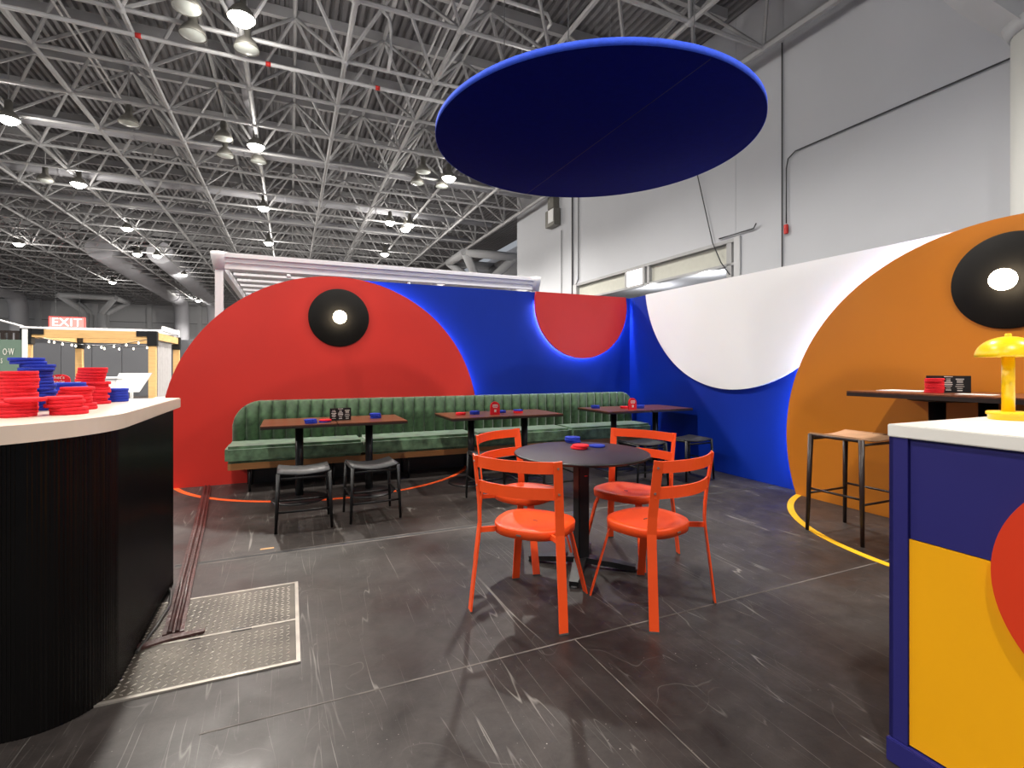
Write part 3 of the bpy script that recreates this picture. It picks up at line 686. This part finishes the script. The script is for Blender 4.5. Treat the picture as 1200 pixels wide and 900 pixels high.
# ------------------------------------------------------------------ orange chairs
def make_chair():
    t = bpy.data.objects.new('orange_chair', None); C.objects.link(t)
    Z = .465
    # seat: dished shield-shaped shell with a deep rim
    mb = MB(); n = 44; rings = []
    def outl(k, sc_=1.0):
        th_ = 2*PI*k/n; c, s = math.cos(th_), math.sin(th_); e = 2/2.7
        x = .215*abs(c)**e*(1 if c > 0 else -1); y = .20*abs(s)**e*(1 if s > 0 else -1)
        x *= 1+.07*(y/.2)
        return Vector((x*sc_, y*sc_, 0))
    for sc_, z in ((.90, Z-.055), (.985, Z-.05), (1.0, Z-.008), (.98, Z), (.8, Z-.004), (.55, Z-.010), (.25, Z-.012)):
        rings.append([mb.bm.verts.new(outl(k, sc_)+Vector((0, 0, z))) for k in range(n)])
    for p, q in zip(rings, rings[1:]):
        for k in range(n): mb.bm.faces.new((p[k], p[(k+1) % n], q[(k+1) % n], q[k])).smooth = True
    mb.bm.faces.new(rings[0]); mb.bm.faces.new(rings[-1]); seat = mb.build('seat', M['chair'], t)
    MB().box(-.014, .014, .018, .024, Z-.013, Z-.0095).build('seat_slot', M['dark_gap'], seat)
    MB().box(-.013, .013, -.2035, -.199, Z-.034, Z-.026).build('badge', M['bolt'], seat)
    # back: posts are continuous with rear legs
    for s in (-1, 1):
        wv = (.72, s*.69, 0)
        leg = MB().ribbon([(s*.268, -.245, .006), (s*.258, -.232, .15), (s*.238, -.208, .40), (s*.233, -.203, .47), (s*.232, -.208, .56), (s*.233, -.220, .66), (s*.236, -.236, .76), (s*.238, -.250, .85)], wv, .047, .009).build('rear_leg', M['chair'], t)
        MB().ribbon([(s*.2685, -.2455, 0), (s*.268, -.245, .008)], wv, .049, .011).build('foot_pad', M['foot_plastic'], leg)
        nx, ny = s*.69, -.72
        for z_, (x_, y_) in ((.815, (s*.237, -.245)), (.682, (s*.2335, -.2235))):
            c = Vector((x_, y_, z_)); nn = Vector((nx, ny, 0))
            MB().cyl(c+nn*.004, c+nn*.0085, .006, n=10).build('bolt', M['bolt'], leg)
        MB().ribbon([(s*.15, -.135, Z-.03), (s*.232, -.203, Z-.03)], (0, 0, 1), .028, .012).build('bracket', M['chair'], t)
        fl_ = MB().ribbon([(s*.150, .140, Z-.05), (s*.165, .155, Z-.10), (s*.225, .235, .006)], (.72, -s*.69, 0), .045, .009).build('front_leg', M['chair'], t)
        MB().ribbon([(s*.2255, .2355, 0), (s*.225, .235, .008)], (.72, -s*.69, 0), .047, .011).build('foot_pad', M['foot_plastic'], fl_)
    for zc_, y0 in ((.817, -.242), (.683, -.222)):
        pts = []; wds = []
        for i in range(17):
            q = -1+2*i/16; pts.append((q*.236, y0-.062*(1-q*q), zc_)); wds.append((0, 0, 1))
        MB().ribbon(pts, wds, .060, .009).build('back_band', M['chair'], t)
    return t
ch = make_chair(); first = True
chairs = [((.224, 3.018), (.021, 2.605), 'front left orange chair, its back to the camera'),
          ((.630, 3.038), (.917, 2.654), 'front right orange chair, its slim leg towards the right'),
          ((.2835, 3.362), (-.089, 3.633), 'rear left orange chair, partly hidden behind the front left one'),
          ((.664, 3.35), (.958, 3.704), 'rear right orange chair, facing the camera across the table')]
for fm, rm, lb in chairs:
    o = ch if first else copy_tree(ch); first = False
    d = Vector((fm[0]-rm[0], fm[1]-rm[1])).normalized(); c = ((fm[0]+rm[0])/2, (fm[1]+rm[1])/2)
    o.location = (*c, 0); o.rotation_euler = (0, 0, math.atan2(-d.x, d.y))
    tag(o, lb, 'chair', 'orange chairs round the table')

# ------------------------------------------------------------------ felt coasters
def disc_mesh(r, th, m, nm): return MB().lathe([(0, 0), (r-.002, 0), (r, .002), (r, th-.002), (r-.002, th), (0, th)], n=32).mesh(nm, m)
ORD = ['lowest', 'second', 'third', 'fourth', 'fifth', 'sixth', 'seventh', 'eighth', 'ninth', 'tenth', 'eleventh', 'twelfth', 'thirteenth', 'fourteenth', 'fifteenth', 'sixteenth']
dmesh = {}
def stack(a, b, z, n, col, where, r=.062, th=.0145, wob=.005, special={}, nameit='felt_coaster', group=None, cols=None):
    for k in range(n):
        c = cols[k] if cols else col
        key = (r, th, c)
        if key not in dmesh: dmesh[key] = disc_mesh(r, th, M['puck_'+c], 'felt_coaster')
        dx, dy = special.get(k, (random.uniform(-wob, wob), random.uniform(-wob, wob)))
        o = place(dmesh[key], nameit, None, W(a, b, 0)+Vector((dx, dy, z+k*(th+.0003))), random.uniform(0, 3))
        pos = 'topmost' if (k == n-1 and n > 1) else (ORD[k]+(' from bottom' if k else '')) if n > 1 else 'single'
        tag(o, f'{c} felt coaster, {pos} of {where}' if n > 1 else f'{c} felt coaster alone {where}', 'coaster', group or 'felt coasters')
BZ = 1.125
def atpx(px, Y): return G((px-600)/F*Y, Y)
g = 'felt coasters on the cream bar top'
stack(*atpx(20, 1.97), BZ, 5, 'red', 'the low red stack nearest the left picture edge', special={4: (.035, .0)}, group=g)
stack(*atpx(22, 2.11), BZ, 12, 'red', 'the tall red stack at the left picture edge', group=g)
stack(*atpx(43, 2.27), BZ, 16, 'blue', 'the tallest blue stack', wob=.007, special={15: (-.036, -.01), 14: (-.032, -.005)}, group=g)
stack(*atpx(78, 2.08), BZ, 5, 'red', 'the low red stack in front middle', wob=.009, special={0: (.012, 0), 1: (.01, 0), 4: (-.012, 0)}, group=g)
stack(*atpx(89, 2.31), BZ, 7, 'red', 'the red stack behind the low middle one', wob=.006, special={6: (.008, 0), 5: (0, 0), 0: (.02, .0), 1: (.018, 0)}, group=g)
stack(*atpx(83, 2.49), BZ, 8, 'blue', 'the wide blue stack between the red ones', group=g)
stack(*atpx(110, 2.65), BZ, 13, 'red', 'the tall leaning red stack', wob=.008, special={12: (-.004, 0), 11: (-.006, 0), 10: (-.012, 0), 9: (-.016, 0), 8: (-.02, 0), 7: (.012, 0), 6: (0, 0)}, group=g)
stack(*atpx(134, 2.83), BZ, 5, 'blue', 'the small blue stack furthest along the bar', group=g)
# table coasters
g = 'felt coasters on the tables'
r2 = .057; t2 = .013
def tz(px, py, z): Y = F*(H-z)/(py-HZ); return G((px-600)/F*Y, Y)
stack(*tz(671, 518, .76), .76, 3, 'blue', 'the blue stack on the round table', r2, t2, .004, {2: (.0, 0)}, group=g)
stack(*tz(676.5, 524.5, .76)[:1], tz(674, 532, .76)[1]-.03, .76, 0, 'red', '', group=g) if False else None
a_, b_ = tz(678, 525.5, .76); stack(a_, b_, .76, 2, 'red', 'the red pair on the round table', r2, t2, .003, {1: (.014, .0)}, group=g)
a_, b_ = tz(698, 523.5, .76); stack(a_+.005, b_, .76, 1, 'blue', 'right of the red pair on the round table', r2, t2, group=g)
TZ = .775
a_, b_ = tz(364, 496, TZ); stack(a_, b_, TZ, 3, 'blue', 'the blue stack on the leftmost walnut table', r2, t2, group=g)
a_, b_ = tz(381, 494.5, TZ); stack(a_, b_, TZ, 2, 'red', 'the red-topped pair on the leftmost walnut table', r2, t2, cols=['blue', 'red'], group=g)
a_, b_ = tz(440, 490, TZ); stack(a_, b_, TZ, 4, 'blue', 'the blue stack on the second walnut table', r2, t2, group=g)
a_, b_ = tz(541, 486, TZ); stack(a_-.01, b_, TZ, 2, 'red', 'the red pair on the third walnut table', r2, t2, group=g)
a_, b_ = tz(553, 485.5, TZ); stack(a_+.03, b_-.01, TZ, 3, 'blue', 'the blue stack on the third walnut table', r2, t2, group=g)
a_, b_ = tz(589, 484, TZ); stack(a_, b_+.05, TZ, 2, 'blue', 'the blue pair behind the red menu stand', r2, t2, group=g)
a_, b_ = tz(607, 484, TZ); stack(a_, b_, TZ, 3, 'blue', 'the small stack on the fourth walnut table', r2, t2, cols=['red', 'red', 'blue'], group=g)
a_, b_ = tz(698, 478.5, TZ); stack(a_, b_, TZ, 3, 'blue', 'the blue stack on the fifth walnut table', r2, t2, group=g)
a_, b_ = tz(732, 478.5, TZ); stack(a_, b_, TZ, 2, 'red', 'the red pair on the rightmost walnut table', r2, t2, group=g)
a_, b_ = tz(748, 478.5, TZ); stack(a_+.03, b_, TZ, 3, 'blue', 'the blue stack on the rightmost walnut table', r2, t2, group=g)

# menu cards
def menu_card(a, b, z, rz, label, w=.20, h=.115):
    t = thing('menu_card', label, 'menu', a, b, z, rz)
    MB().box(-w/2, w/2, -.004, .004, 0, h, .001).build('card', M['black'], t)
    MB().box(-w/2*.6, w/2*.6, -.02, .03, 0, .006).build('stand', M['black'], t)
    rnd = random.Random(3); mb = MB()
    mb.box(-.025, .025, -.0052, -.004, h-.010, h-.005)
    for c in (-.066, 0, .066):
        y = h-.022
        while y > .012:
            wd_ = rnd.uniform(.012, .026)
            mb.box(c-wd_, c+wd_, -.0052, -.004, y-rnd.choice((.004, .007)), y); y -= rnd.uniform(.011, .015)
    mb.build('lettering', M['print'], t)
a_, b_ = tz(399, 492.5, TZ); menu_card(a_, b_, TZ, .12, 'black menu card with white print on the joined left walnut tables', .21, .125)
def red_stand(a, b, label):
    t = thing('menu_stand', label, 'menu', a, b, TZ, -.1)
    pts = [(-.055, 0), (.055, 0), (.055, .09)]+[(.055*math.cos(k*PI/10), .09+.06*math.sin(k*PI/10)) for k in range(1, 10)]+[(-.055, .09)]
    MB().prism(pts, 'y', -.012, .012).build('body', M['puck_red'], t)
    MB().box(-.03, .03, -.0135, -.012, .108, .116).box(-.034, .034, -.0135, -.012, .094, .102).box(-.026, .026, -.0135, -.012, .08, .086).box(-.012, .012, -.0135, -.012, .03, .06).build('lettering', M['print'], t)
a_, b_ = tz(580, 486, TZ); red_stand(a_, b_, 'red arched menu stand on the third walnut table')
a_, b_ = tz(741, 480, TZ); red_stand(a_, b_, 'red arched menu stand on the rightmost walnut table')

# ------------------------------------------------------------------ high table and bar stool at the ochre disc
HZT = 1.13
t = thing('high_table', 'high dark bar table in front of the ochre disc', 'table', 4.42, 2.0, 0)
MB().box(-.37, .37, -.585, .585, HZT-.012, HZT, .003).build('tabletop', M['walnut'], t)
MB().box(-.368, .368, -.583, .583, HZT-.04, HZT-.012).build('top_edge', M['dark_edge'], t)
for y in (.15, -.15):
    MB().cyl((0, y, .02), (0, y, HZT-.06), .052, n=20).build('pole', M['black'], t)
MB().lathe([(0, .0), (.2, .0), (.22, .02), (.22, .022), (0, .022)], (0, .12, HZT-.062), n=32).build('mounting_plate', M['dark_edge'], t)
MB().lathe([(0, .05), (.06, .045), (.28, .02), (.3, .012), (.3, 0), (0, 0)], (0, 0, 0), n=40).build('base_disc', M['black'], t)
t = stool('bar_stool', 4.07, 2.545, 0, 'tall dark wooden bar stool with tan leather seat by the ochre disc', 'bar stools', w=.47, d=.43, zs=.785, legm='dark_wood', seatm='leather', rails=(.30, .34), cat='bar stool', sag=.025, lr=(.014, .021))
a_, b_ = G(*( (lambda Y: ((1115-600)/F*Y, Y))(3.55)))
stack(4.32, 2.12, HZT, 8, 'red', 'the red stack on the high bar table', r2, t2, .004, group='felt coasters on the high table')
menu_card(4.46, 2.10, HZT, -TH*2.6+.2, 'black menu card with white print behind the red coasters on the high table', .26, .125)
single(MB().box(-.12, .12, -.15, .15, 0, .004), 'paper_sheet', M['white'], 'white sheet of paper lying left on the high bar table', 'paper', 4.45, 2.38, HZT, .1)
single(MB().box(-.06, .06, -.1, .1, 0, .003), 'paper_sheet', M['white'], 'small white paper right of the menu on the high bar table', 'paper', 4.30, 1.86, HZT, .1)

# ------------------------------------------------------------------ left bar
def rounded(a0, a1, b0, b1, r, n=12):
    """rectangle with the (a1,b0) corner rounded"""
    pts = [(a0, b0), (a1-r, b0)]
    for k in range(1, n): t_ = -PI/2+k*PI/2/n; pts.append((a1-r+r*math.cos(t_), b0+r+r*math.sin(t_)))
    return pts+[(a1, b0+r), (a1, b1), (a0, b1)]
bar = thing('bar_counter', 'black fluted bar with cream stone top at the left', 'bar', -.64, 2.1, 0)
def loc(pts): return [(p[0]+.64, p[1]-2.1) for p in pts]
mb = MB().prism(loc(rounded(-2.6, -.64, 2.08, 3.76, .55, 20)), 'z', BZ-.062, BZ)
bmesh.ops.bevel(mb.bm, geom=[e for e in mb.bm.edges if abs(e.verts[0].co.z-e.verts[1].co.z) < 1e-5], offset=.004, segments=2, affect='EDGES')
mb.build('bar_top', M['stone'], bar)
path = rounded(-2.5, -.655, 2.33, 3.62, .24, 30)
# resample into fine flutes
dense = []
P = [Vector(p) for p in loc(path)]; P.append(P[0])
for p, q in zip(P, P[1:]):
    n = max(1, round((q-p).length/.003))
    for i in range(n): dense.append(p+(q-p)*i/n)
cum = 0; out = []
for i, p in enumerate(dense):
    nx_ = dense[(i+1) % len(dense)]; pv = dense[i-1]; tg = (nx_-pv).normalized(); nr = Vector((tg.y, -tg.x))
    out.append(tuple(p+nr*(.0025*abs(math.sin(PI*cum/.012))))); cum += (nx_-p).length
MB().prism(out, 'z', .0, BZ-.063).build('fluted_body', M['gloss_black'], bar)

# ------------------------------------------------------------------ right counter
KA, KB = 1.846, 1.035
ct = thing('display_counter', 'navy and yellow counter with white top at the right', 'counter', KA, KB, 0)
KZ = 1.128
MB().box(-.004, 1.4, -1.6, .004, KZ-.042, KZ, .003).build('counter_top', M['white_top'], ct)
MB().box(.014, 1.38, -1.58, -.01, .0, KZ-.043).build('carcass', M['navy'], ct)
MB().box(0, .014, -.055, 0, .08, KZ-.043).build('corner_post', M['navy'], ct)
MB().box(.0, 1.38, -.012, .0, .08, KZ-.043).build('side_panel', M['navy'], ct)
MB().box(.006, .014, -1.58, -.06, .76, KZ-.05).build('upper_panel', M['navy'], ct)
o = MB().box(.004, .014, -1.58, -.058, .085, .757).build('lower_panel', M['yellow'], ct); o['label'] = 'flat yellow lower panel'
MB().box(-.012, .02, -1.58, .004, .0, .078, .003).build('kick_rail', M['navy'], ct)
o = MB().prism(circle(.424-KB, .745, .334, 96), 'x', -.022, .004).build('round_panel', M['counter_red'], ct); o['label'] = 'raised orange red disc'
# yellow mushroom lamp
Y = 1.83; a_, b_ = G((1181.5-600)/F*Y, Y)
t = thing('table_lamp', 'glossy yellow mushroom table lamp on the white counter top', 'lamp', a_, b_, KZ)
MB().lathe([(0, 0), (.054, 0), (.056, .004), (.056, .016), (.061, .018), (.061, .027), (.057, .030), (0, .030)], n=48).build('base', M['yellow_gloss'], t)
MB().cyl((0, 0, .03), (0, 0, .25), .0185, n=32).build('stem', M['yellow_gloss'], t)
pr = [(.093, .228)]+[(.093*math.cos(k*PI/2/14), .230+.074*math.sin(k*PI/2/14)) for k in range(1, 14)]+[(.010, .304), (.010, .311), (.007, .314), (0, .314)]
MB().lathe([(0, .298), (.04, .292), (.075, .268), (.090, .228)]+pr, n=56).build('shade', M['yellow_gloss'], t)

# ------------------------------------------------------------------ floor hatch, cable cover
ht = thing('floor_hatch', 'steel tread plate hatch set in the floor beside the bar', 'floor hatch', -.95, 2.43, 0)
Wd, Dp = .99, .91
for y0, y1 in ((.02, .405), (.425, .89)):
    pl = MB().box(.02, Wd-.02, y0, y1, .001, .006).build('plate', M['steel'], ht)
    mb = MB(); nx = int((Wd-.05)/.029); ny = int((y1-y0-.03)/.029)
    for i in range(nx):
        for k in range(ny):
            cx_, cy_ = .038+i*.029, y0+.02+k*.029; an = PI/4 if (i+k) % 2 else -PI/4
            c, s = math.cos(an), math.sin(an); l, w_ = .0135, .0045
            vs = [mb.bm.verts.new((cx_+u*l*c-v*w_*s, cy_+u*l*s+v*w_*c, .006)) for u, v in ((-1, 0), (0, -1), (1, 0), (0, 1))]
            tp = mb.bm.verts.new((cx_, cy_, .0085))
            for q in range(4): mb.bm.faces.new((vs[q], vs[(q+1) % 4], tp))
    tag(mb.build('tread_lug', M['lug'], pl), kind='stuff')
for x0, x1, y0, y1 in ((0, Wd, 0, .018), (0, Wd, .892, Dp), (Wd-.018, Wd, .018, .892), (0, .018, .018, .892), (.018, Wd-.018, .407, .423)):
    MB().box(x0, x1, y0, y1, 0, .0075).build('rim', M['steel_rim'], ht)
for x0 in (.68, .50): MB().box(x0, x0+(.09 if x0 > .6 else .05), .400, .408, .006, .009).box(x0, x0+(.09 if x0 > .6 else 0.001), .422, .431, .006, .009).build('finger_slot', M['black'], ht)
def gpx(px, py, z=0): Y = F*(H-z)/(py-HZ); return G((px-600)/F*Y, Y)
p = [gpx(243, 571), gpx(233, 620), gpx(218, 680), gpx(203, 745)]
mb = MB()
MB_pts = [Vector((x_, y_, .008)) for x_, y_ in p]
mb.ribbon(MB_pts, (1, 0, 0), [.07, .085, .085, .09], .014)
mb.tube([v+Vector((-.016, 0, .006)) for v in MB_pts], .012, 8).tube([v+Vector((.016, 0, .006)) for v in MB_pts], .011, 8)
single(mb, 'cable_cover', M['cable_tape'], 'brown taped cable run from the red disc to the floor hatch', 'cable cover')
p = [gpx(160, 762), gpx(200, 750), gpx(240, 742)]
single(MB().ribbon([Vector((x_, y_, .012)) for x_, y_ in p], (0, 1, 0), [.05, .05, .03], .012), 'tape_strip', M['cable_tape'], 'dark crumpled tape strip across the middle of the floor hatch', 'tape')
p = [gpx(186, 686), gpx(196, 688), gpx(201, 697), gpx(199, 712), gpx(185, 735), gpx(160, 768)]
single(MB().tube([Vector((x_, y_, .014)) for x_, y_ in p], .008, 8), 'floor_cable', M['cable'], 'thin grey cable looping out from under the bar', 'cable')
a_, b_ = gpx(313, 643); single(MB().box(-.045, .045, -.012, .012, 0, .002), 'tape_scrap', M['tan_tape'], 'small tan scrap of tape on the floor joint', 'tape', a_, b_)

# ------------------------------------------------------------------ white pergola behind the booth
PB = 8.2
def g_at(px, b): u = (px-600)/F; Y = b/(CT-ST*u); return (u*Y*CT+Y*ST)
pa0, pa1 = g_at(257, PB), g_at(627, PB)
t = thing('white_pergola', 'white aluminium louvred pergola rising behind the red disc', 'pergola', pa0, PB)
PL = pa1-pa0
for x in (0, PL):
    for y in (0, 5.2): MB().box(x-.05, x+.05, y-.05, y+.05, 0, 2.72, .01).build('post', M['pergola'], t)
    for y in (0,): MB().lathe([(0, 2.70), (.07, 2.70), (.105, 2.88), (.115, 2.95), (0, 2.97)], (x, y, 0), n=12).build('post_cap', M['pergola'], t)
mb = MB().box(.05, PL-.05, -.05, .05, 2.80, 2.93, .01).box(.05, PL-.05, -.075, .02, 2.87, 2.94, .008).box(.05, PL-.05, -.03, .05, 2.72, 2.80); mb.build('front_beam', M['pergola'], t)
MB().box(.05, PL-.05, 5.15, 5.25, 2.72, 2.93).build('back_beam', M['pergola'], t)
for x in (0, PL*.36, PL*.68, PL): MB().box(x-.04, x+.04, .05, 5.15, 2.74, 2.86).build('side_beam', M['pergola'], t)
for k in range(7): MB().box(.05, PL-.05, .75+k*.62, .75+k*.62+.30, 2.86, 2.90).build('louvre', M['pergola'], t)
for k in range(2): MB().cyl((.9+k*1.8, .0, 2.70), (.9+k*1.8, 0, 2.65), .03, n=10).build('spotlight', M['white'], t)

# ------------------------------------------------------------------ distant booths at the left
gb = 27.5; ga0, ga1 = g_at(28, gb), g_at(207, gb)
t = thing('grey_booth', 'dark grey walled booth with a white top beam beyond the bar', 'booth', ga0, gb)
GL = ga1-ga0
pw_ = GL/5
for k in range(5): MB().box(k*pw_+.01, (k+1)*pw_-.01, .4, .5, 0, 2.75).build('wall_panel', M['booth_grey'], t)
MB().box(GL, GL+1.6, .4, .5, 0, 2.6).build('wall_panel', M['booth_grey'], t)
MB().box(-.1, GL+.1, -.1, .1, 2.78, 3.02, .02).build('top_beam', M['pergola'], t)
MB().box(GL-.1, GL+.1, -.1, .1, 0, 2.78).build('post', M['pergola'], t)
MB().box(-.12, .08, -.1, .1, 0, 2.78).build('post', M['pergola'], t)
MB().box(GL, GL+.1, -.1, -3, 2.78, 2.98).build('side_beam', M['pergola'], t)
MB().cyl((0, 0, 3.0), (-1.8, -.3, 3.6), .04, n=8).build('gantry_arm', M['pergola'], t)
# pine pergola
w0, w1 = g_at(32, 18), g_at(179, 18)
wp = thing('pine_pergola', 'pine timber pergola with black brackets and string lights beyond the bar', 'pergola', w0, 18)
WL = w1-w0; WD_ = 3.4; ZP = 2.36
for x, y in ((WL, 0), (WL, WD_), (.1, WD_), (.0, 0)):
    MB().box(x-.09, x+.09, y-.09, y+.09, 0, ZP-.24).build('post', M['pine'], wp)
    MB().box(x-.12, x+.12, y-.12, y+.12, ZP-.42, ZP+.02, .01).build('bracket', M['black'], wp)
    MB().box(x-.38 if x else x, x if x else x+.38, y-.11, y+.11, ZP-.14, ZP+.015).build('bracket_arm', M['black'], wp)
for y in (0, WD_): MB().box(.1, WL-.1, y-.08, y+.08, ZP-.22, ZP).build('beam', M['pine'], wp)
for x in (.0, WL): MB().box(x-.07, x+.07, .1, WD_-.1, ZP-.22, ZP).build('beam', M['pine'], wp)
def string_lights(p, q, n, label):
    s_ = thing('string_lights', label, 'string lights', w0, 18, group='string lights under the pine pergola')
    pts = [Vector(p).lerp(Vector(q), i/n)-Vector((0, 0, .22*math.sin(PI*i/n))) for i in range(n+1)]
    MB().tube(pts, .012, 4).build('wire', M['black'], s_)
    for v in pts[1:-1]:
        MB().lathe([(0, -.09), (.022, -.075), (.026, -.05), (.014, -.02), (0, 0)], v, n=8).build('bulb', M['fairy'], s_)
string_lights((.1, .2, ZP-.2), (WL-.1, .2, ZP-.2), 9, 'string of bulbs along the front beam of the pine pergola')
string_lights((.1, .2, ZP-.2), (WL-.1, WD_-.2, ZP-.2), 9, 'string of bulbs slanting across the pine pergola')
# sheer curtain and white furniture
t = thing('sheer_curtain', 'sheer white curtain at the right end of the pine pergola', 'curtain', w0+WL, 18)
mb = MB(); A_ = []; B_ = []
for i in range(49):
    y = .7+i*.04; x = -.02+.03*math.sin(i*1.3); A_.append(mb.bm.verts.new((x, y, .05))); B_.append(mb.bm.verts.new((x, y, ZP-.2)))
for i in range(48): mb.bm.faces.new((A_[i], A_[i+1], B_[i+1], B_[i])).smooth = True
mb.build('fabric', M['cloth'], t); MB().cyl((-.02, .6, ZP-.24), (-.02, 2.8, ZP-.24), .015, n=6).build('rail', M['white'], t)
bp_ = 16
for i, (px, lab, wd_) in enumerate(((118, 'white low display block left of the white screen beyond the bar', .8), (153, 'tilted white display screen beyond the bar', .75))):
    t = thing('white_display', lab, 'display', g_at(px, bp_+i), bp_+i, 0)
    if i == 0: MB().box(-wd_/2, wd_/2, -.3, .3, 0, 1.02, .02).build('body', M['white'], t); MB().box(-wd_/2-.02, wd_/2+.02, -.32, .32, 1.02, 1.06).build('top', M['white'], t)
    else:
        MB().prism([(-.5, .62), (.2, .62), (.5, 1.15), (-.25, 1.15)], 'y', -.03, .03).build('panel', M['white'], t)
        MB().cyl((0, .1, 0), (0, .1, .9), .04, n=10).build('post', M['white'], t); MB().box(-.3, .3, -.2, .3, 0, .03).build('base', M['white'], t)
for px, lab in ((194, 'white moulded lounge chair under the pine pergola'),):
    t = thing('white_chair', lab, 'chair', g_at(px, 17), 17, 0)
    MB().box(-.25, .25, -.25, .25, .42, .46, .015).build('seat', M['white'], t)
    o = MB().box(.2, .25, -.25, .25, .46, .95, .02).build('backrest', M['white'], t)
    for sx in (-1, 1):
        for sy in (-1, 1): MB().cyl((sx*.2, sy*.2, .42), (sx*.24, sy*.24, 0), .015, n=6).build('leg', M['white'], t)
# white sheet standing behind the red disc foot
single(MB().box(-.5, 0, -.01, .01, 0, .45), 'white_screen', M['cloth'], 'white board edge showing between the bar and the red disc', 'board', CA-1.62, B0+.3)
# sage sign
sg = g_at(27, 17.0)
t = thing('sage_sign', 'sage green sign board with white letters at the left edge', 'sign', sg, 17.0, 0)
MB().box(-2.6, 0, -.04, .04, .3, 2.02, .005).build('board', M['sign_green'], t)
MB().box(0, .07, -.06, .06, 0, 2.3).build('post', M['white'], t)
MB().box(-2.6, -2.53, -.06, .06, 0, 2.1).build('post', M['white'], t)
text_mesh('O·W', .25, .004, 'lettering', M['print'], t, (-.27, -.05, 1.70)).scale = (.42, 1, 1)
text_mesh('S', .18, .004, 'lettering', M['print'], t, (-.40, -.05, 1.47)).scale = (.42, 1, 1)
t = thing('slatted_screen', 'dark slatted screen above the sage sign at the left edge', 'screen', g_at(24, 20), 20, 0)
MB().box(-3.0, .1, -.02, .02, 2.35, 2.42).box(-3.0, .1, -.02, .02, 1.6, 1.66).build('rail', M['dark_edge'], t)
for k in range(19): MB().box(-3+k*.16, -2.91+k*.16, -.035, .035, 1.6, 2.42).build('slat', M['dark_edge'], t)
for x in (-2.9, .05): MB().box(x-.04, x+.04, -.04, .04, 0, 2.35).build('post', M['dark_edge'], t)
# small red rounded sign
Y = 9.5; a_, b_ = G((70-600)/F*Y, Y)
t = thing('red_sign', 'small red rounded sign with white words behind the blue coasters', 'sign', a_, b_, 0)
pts = [(-.16, 0), (.16, 0), (.16, .12)]+[(.16*math.cos(k*PI/10), .12+.1*math.sin(k*PI/10)) for k in range(1, 10)]+[(-.16, .12)]
MB().prism([(u, v+.96) for u, v in pts], 'y', -.015, .015).build('board', M['puck_red'], t)
MB().cyl((0, 0, 0), (0, 0, .97), .02, n=8).build('post', M['white'], t); MB().lathe([(0, .02), (.18, .015), (.18, 0), (0, 0)], n=20).build('base', M['white'], t)
text_mesh("het's", .085, .002, 'lettering', M['print'], t, (0, -.019, 1.12)); text_mesh('tacle', .085, .002, 'lettering', M['print'], t, (0, -.019, 1.04))
# exit sign
Y = 32; a_, b_ = G((78.5-600)/F*Y, Y); zc_ = H+(HZ-378)/F*Y
t = thing('exit_sign', 'glowing EXIT sign hanging above the grey booth', 'exit sign', a_, b_, zc_)
MB().box(-.92, .92, 0, .14, -.36, .36, .02).build('case', M['exit_rim'], t)
MB().box(-.86, .86, -.02, 0, -.31, .31).build('face', M['exit'], t)
text_mesh('EXIT', .72, .01, 'lettering', M['exit_letter'], t, (0, -.04, -.01), space=1.05)
for x in (-.6, .6): MB().cyl((x, .07, .36), (x, .07, DZ-zc_), .012, n=6).build('hanger', M['dark_gap'], t)
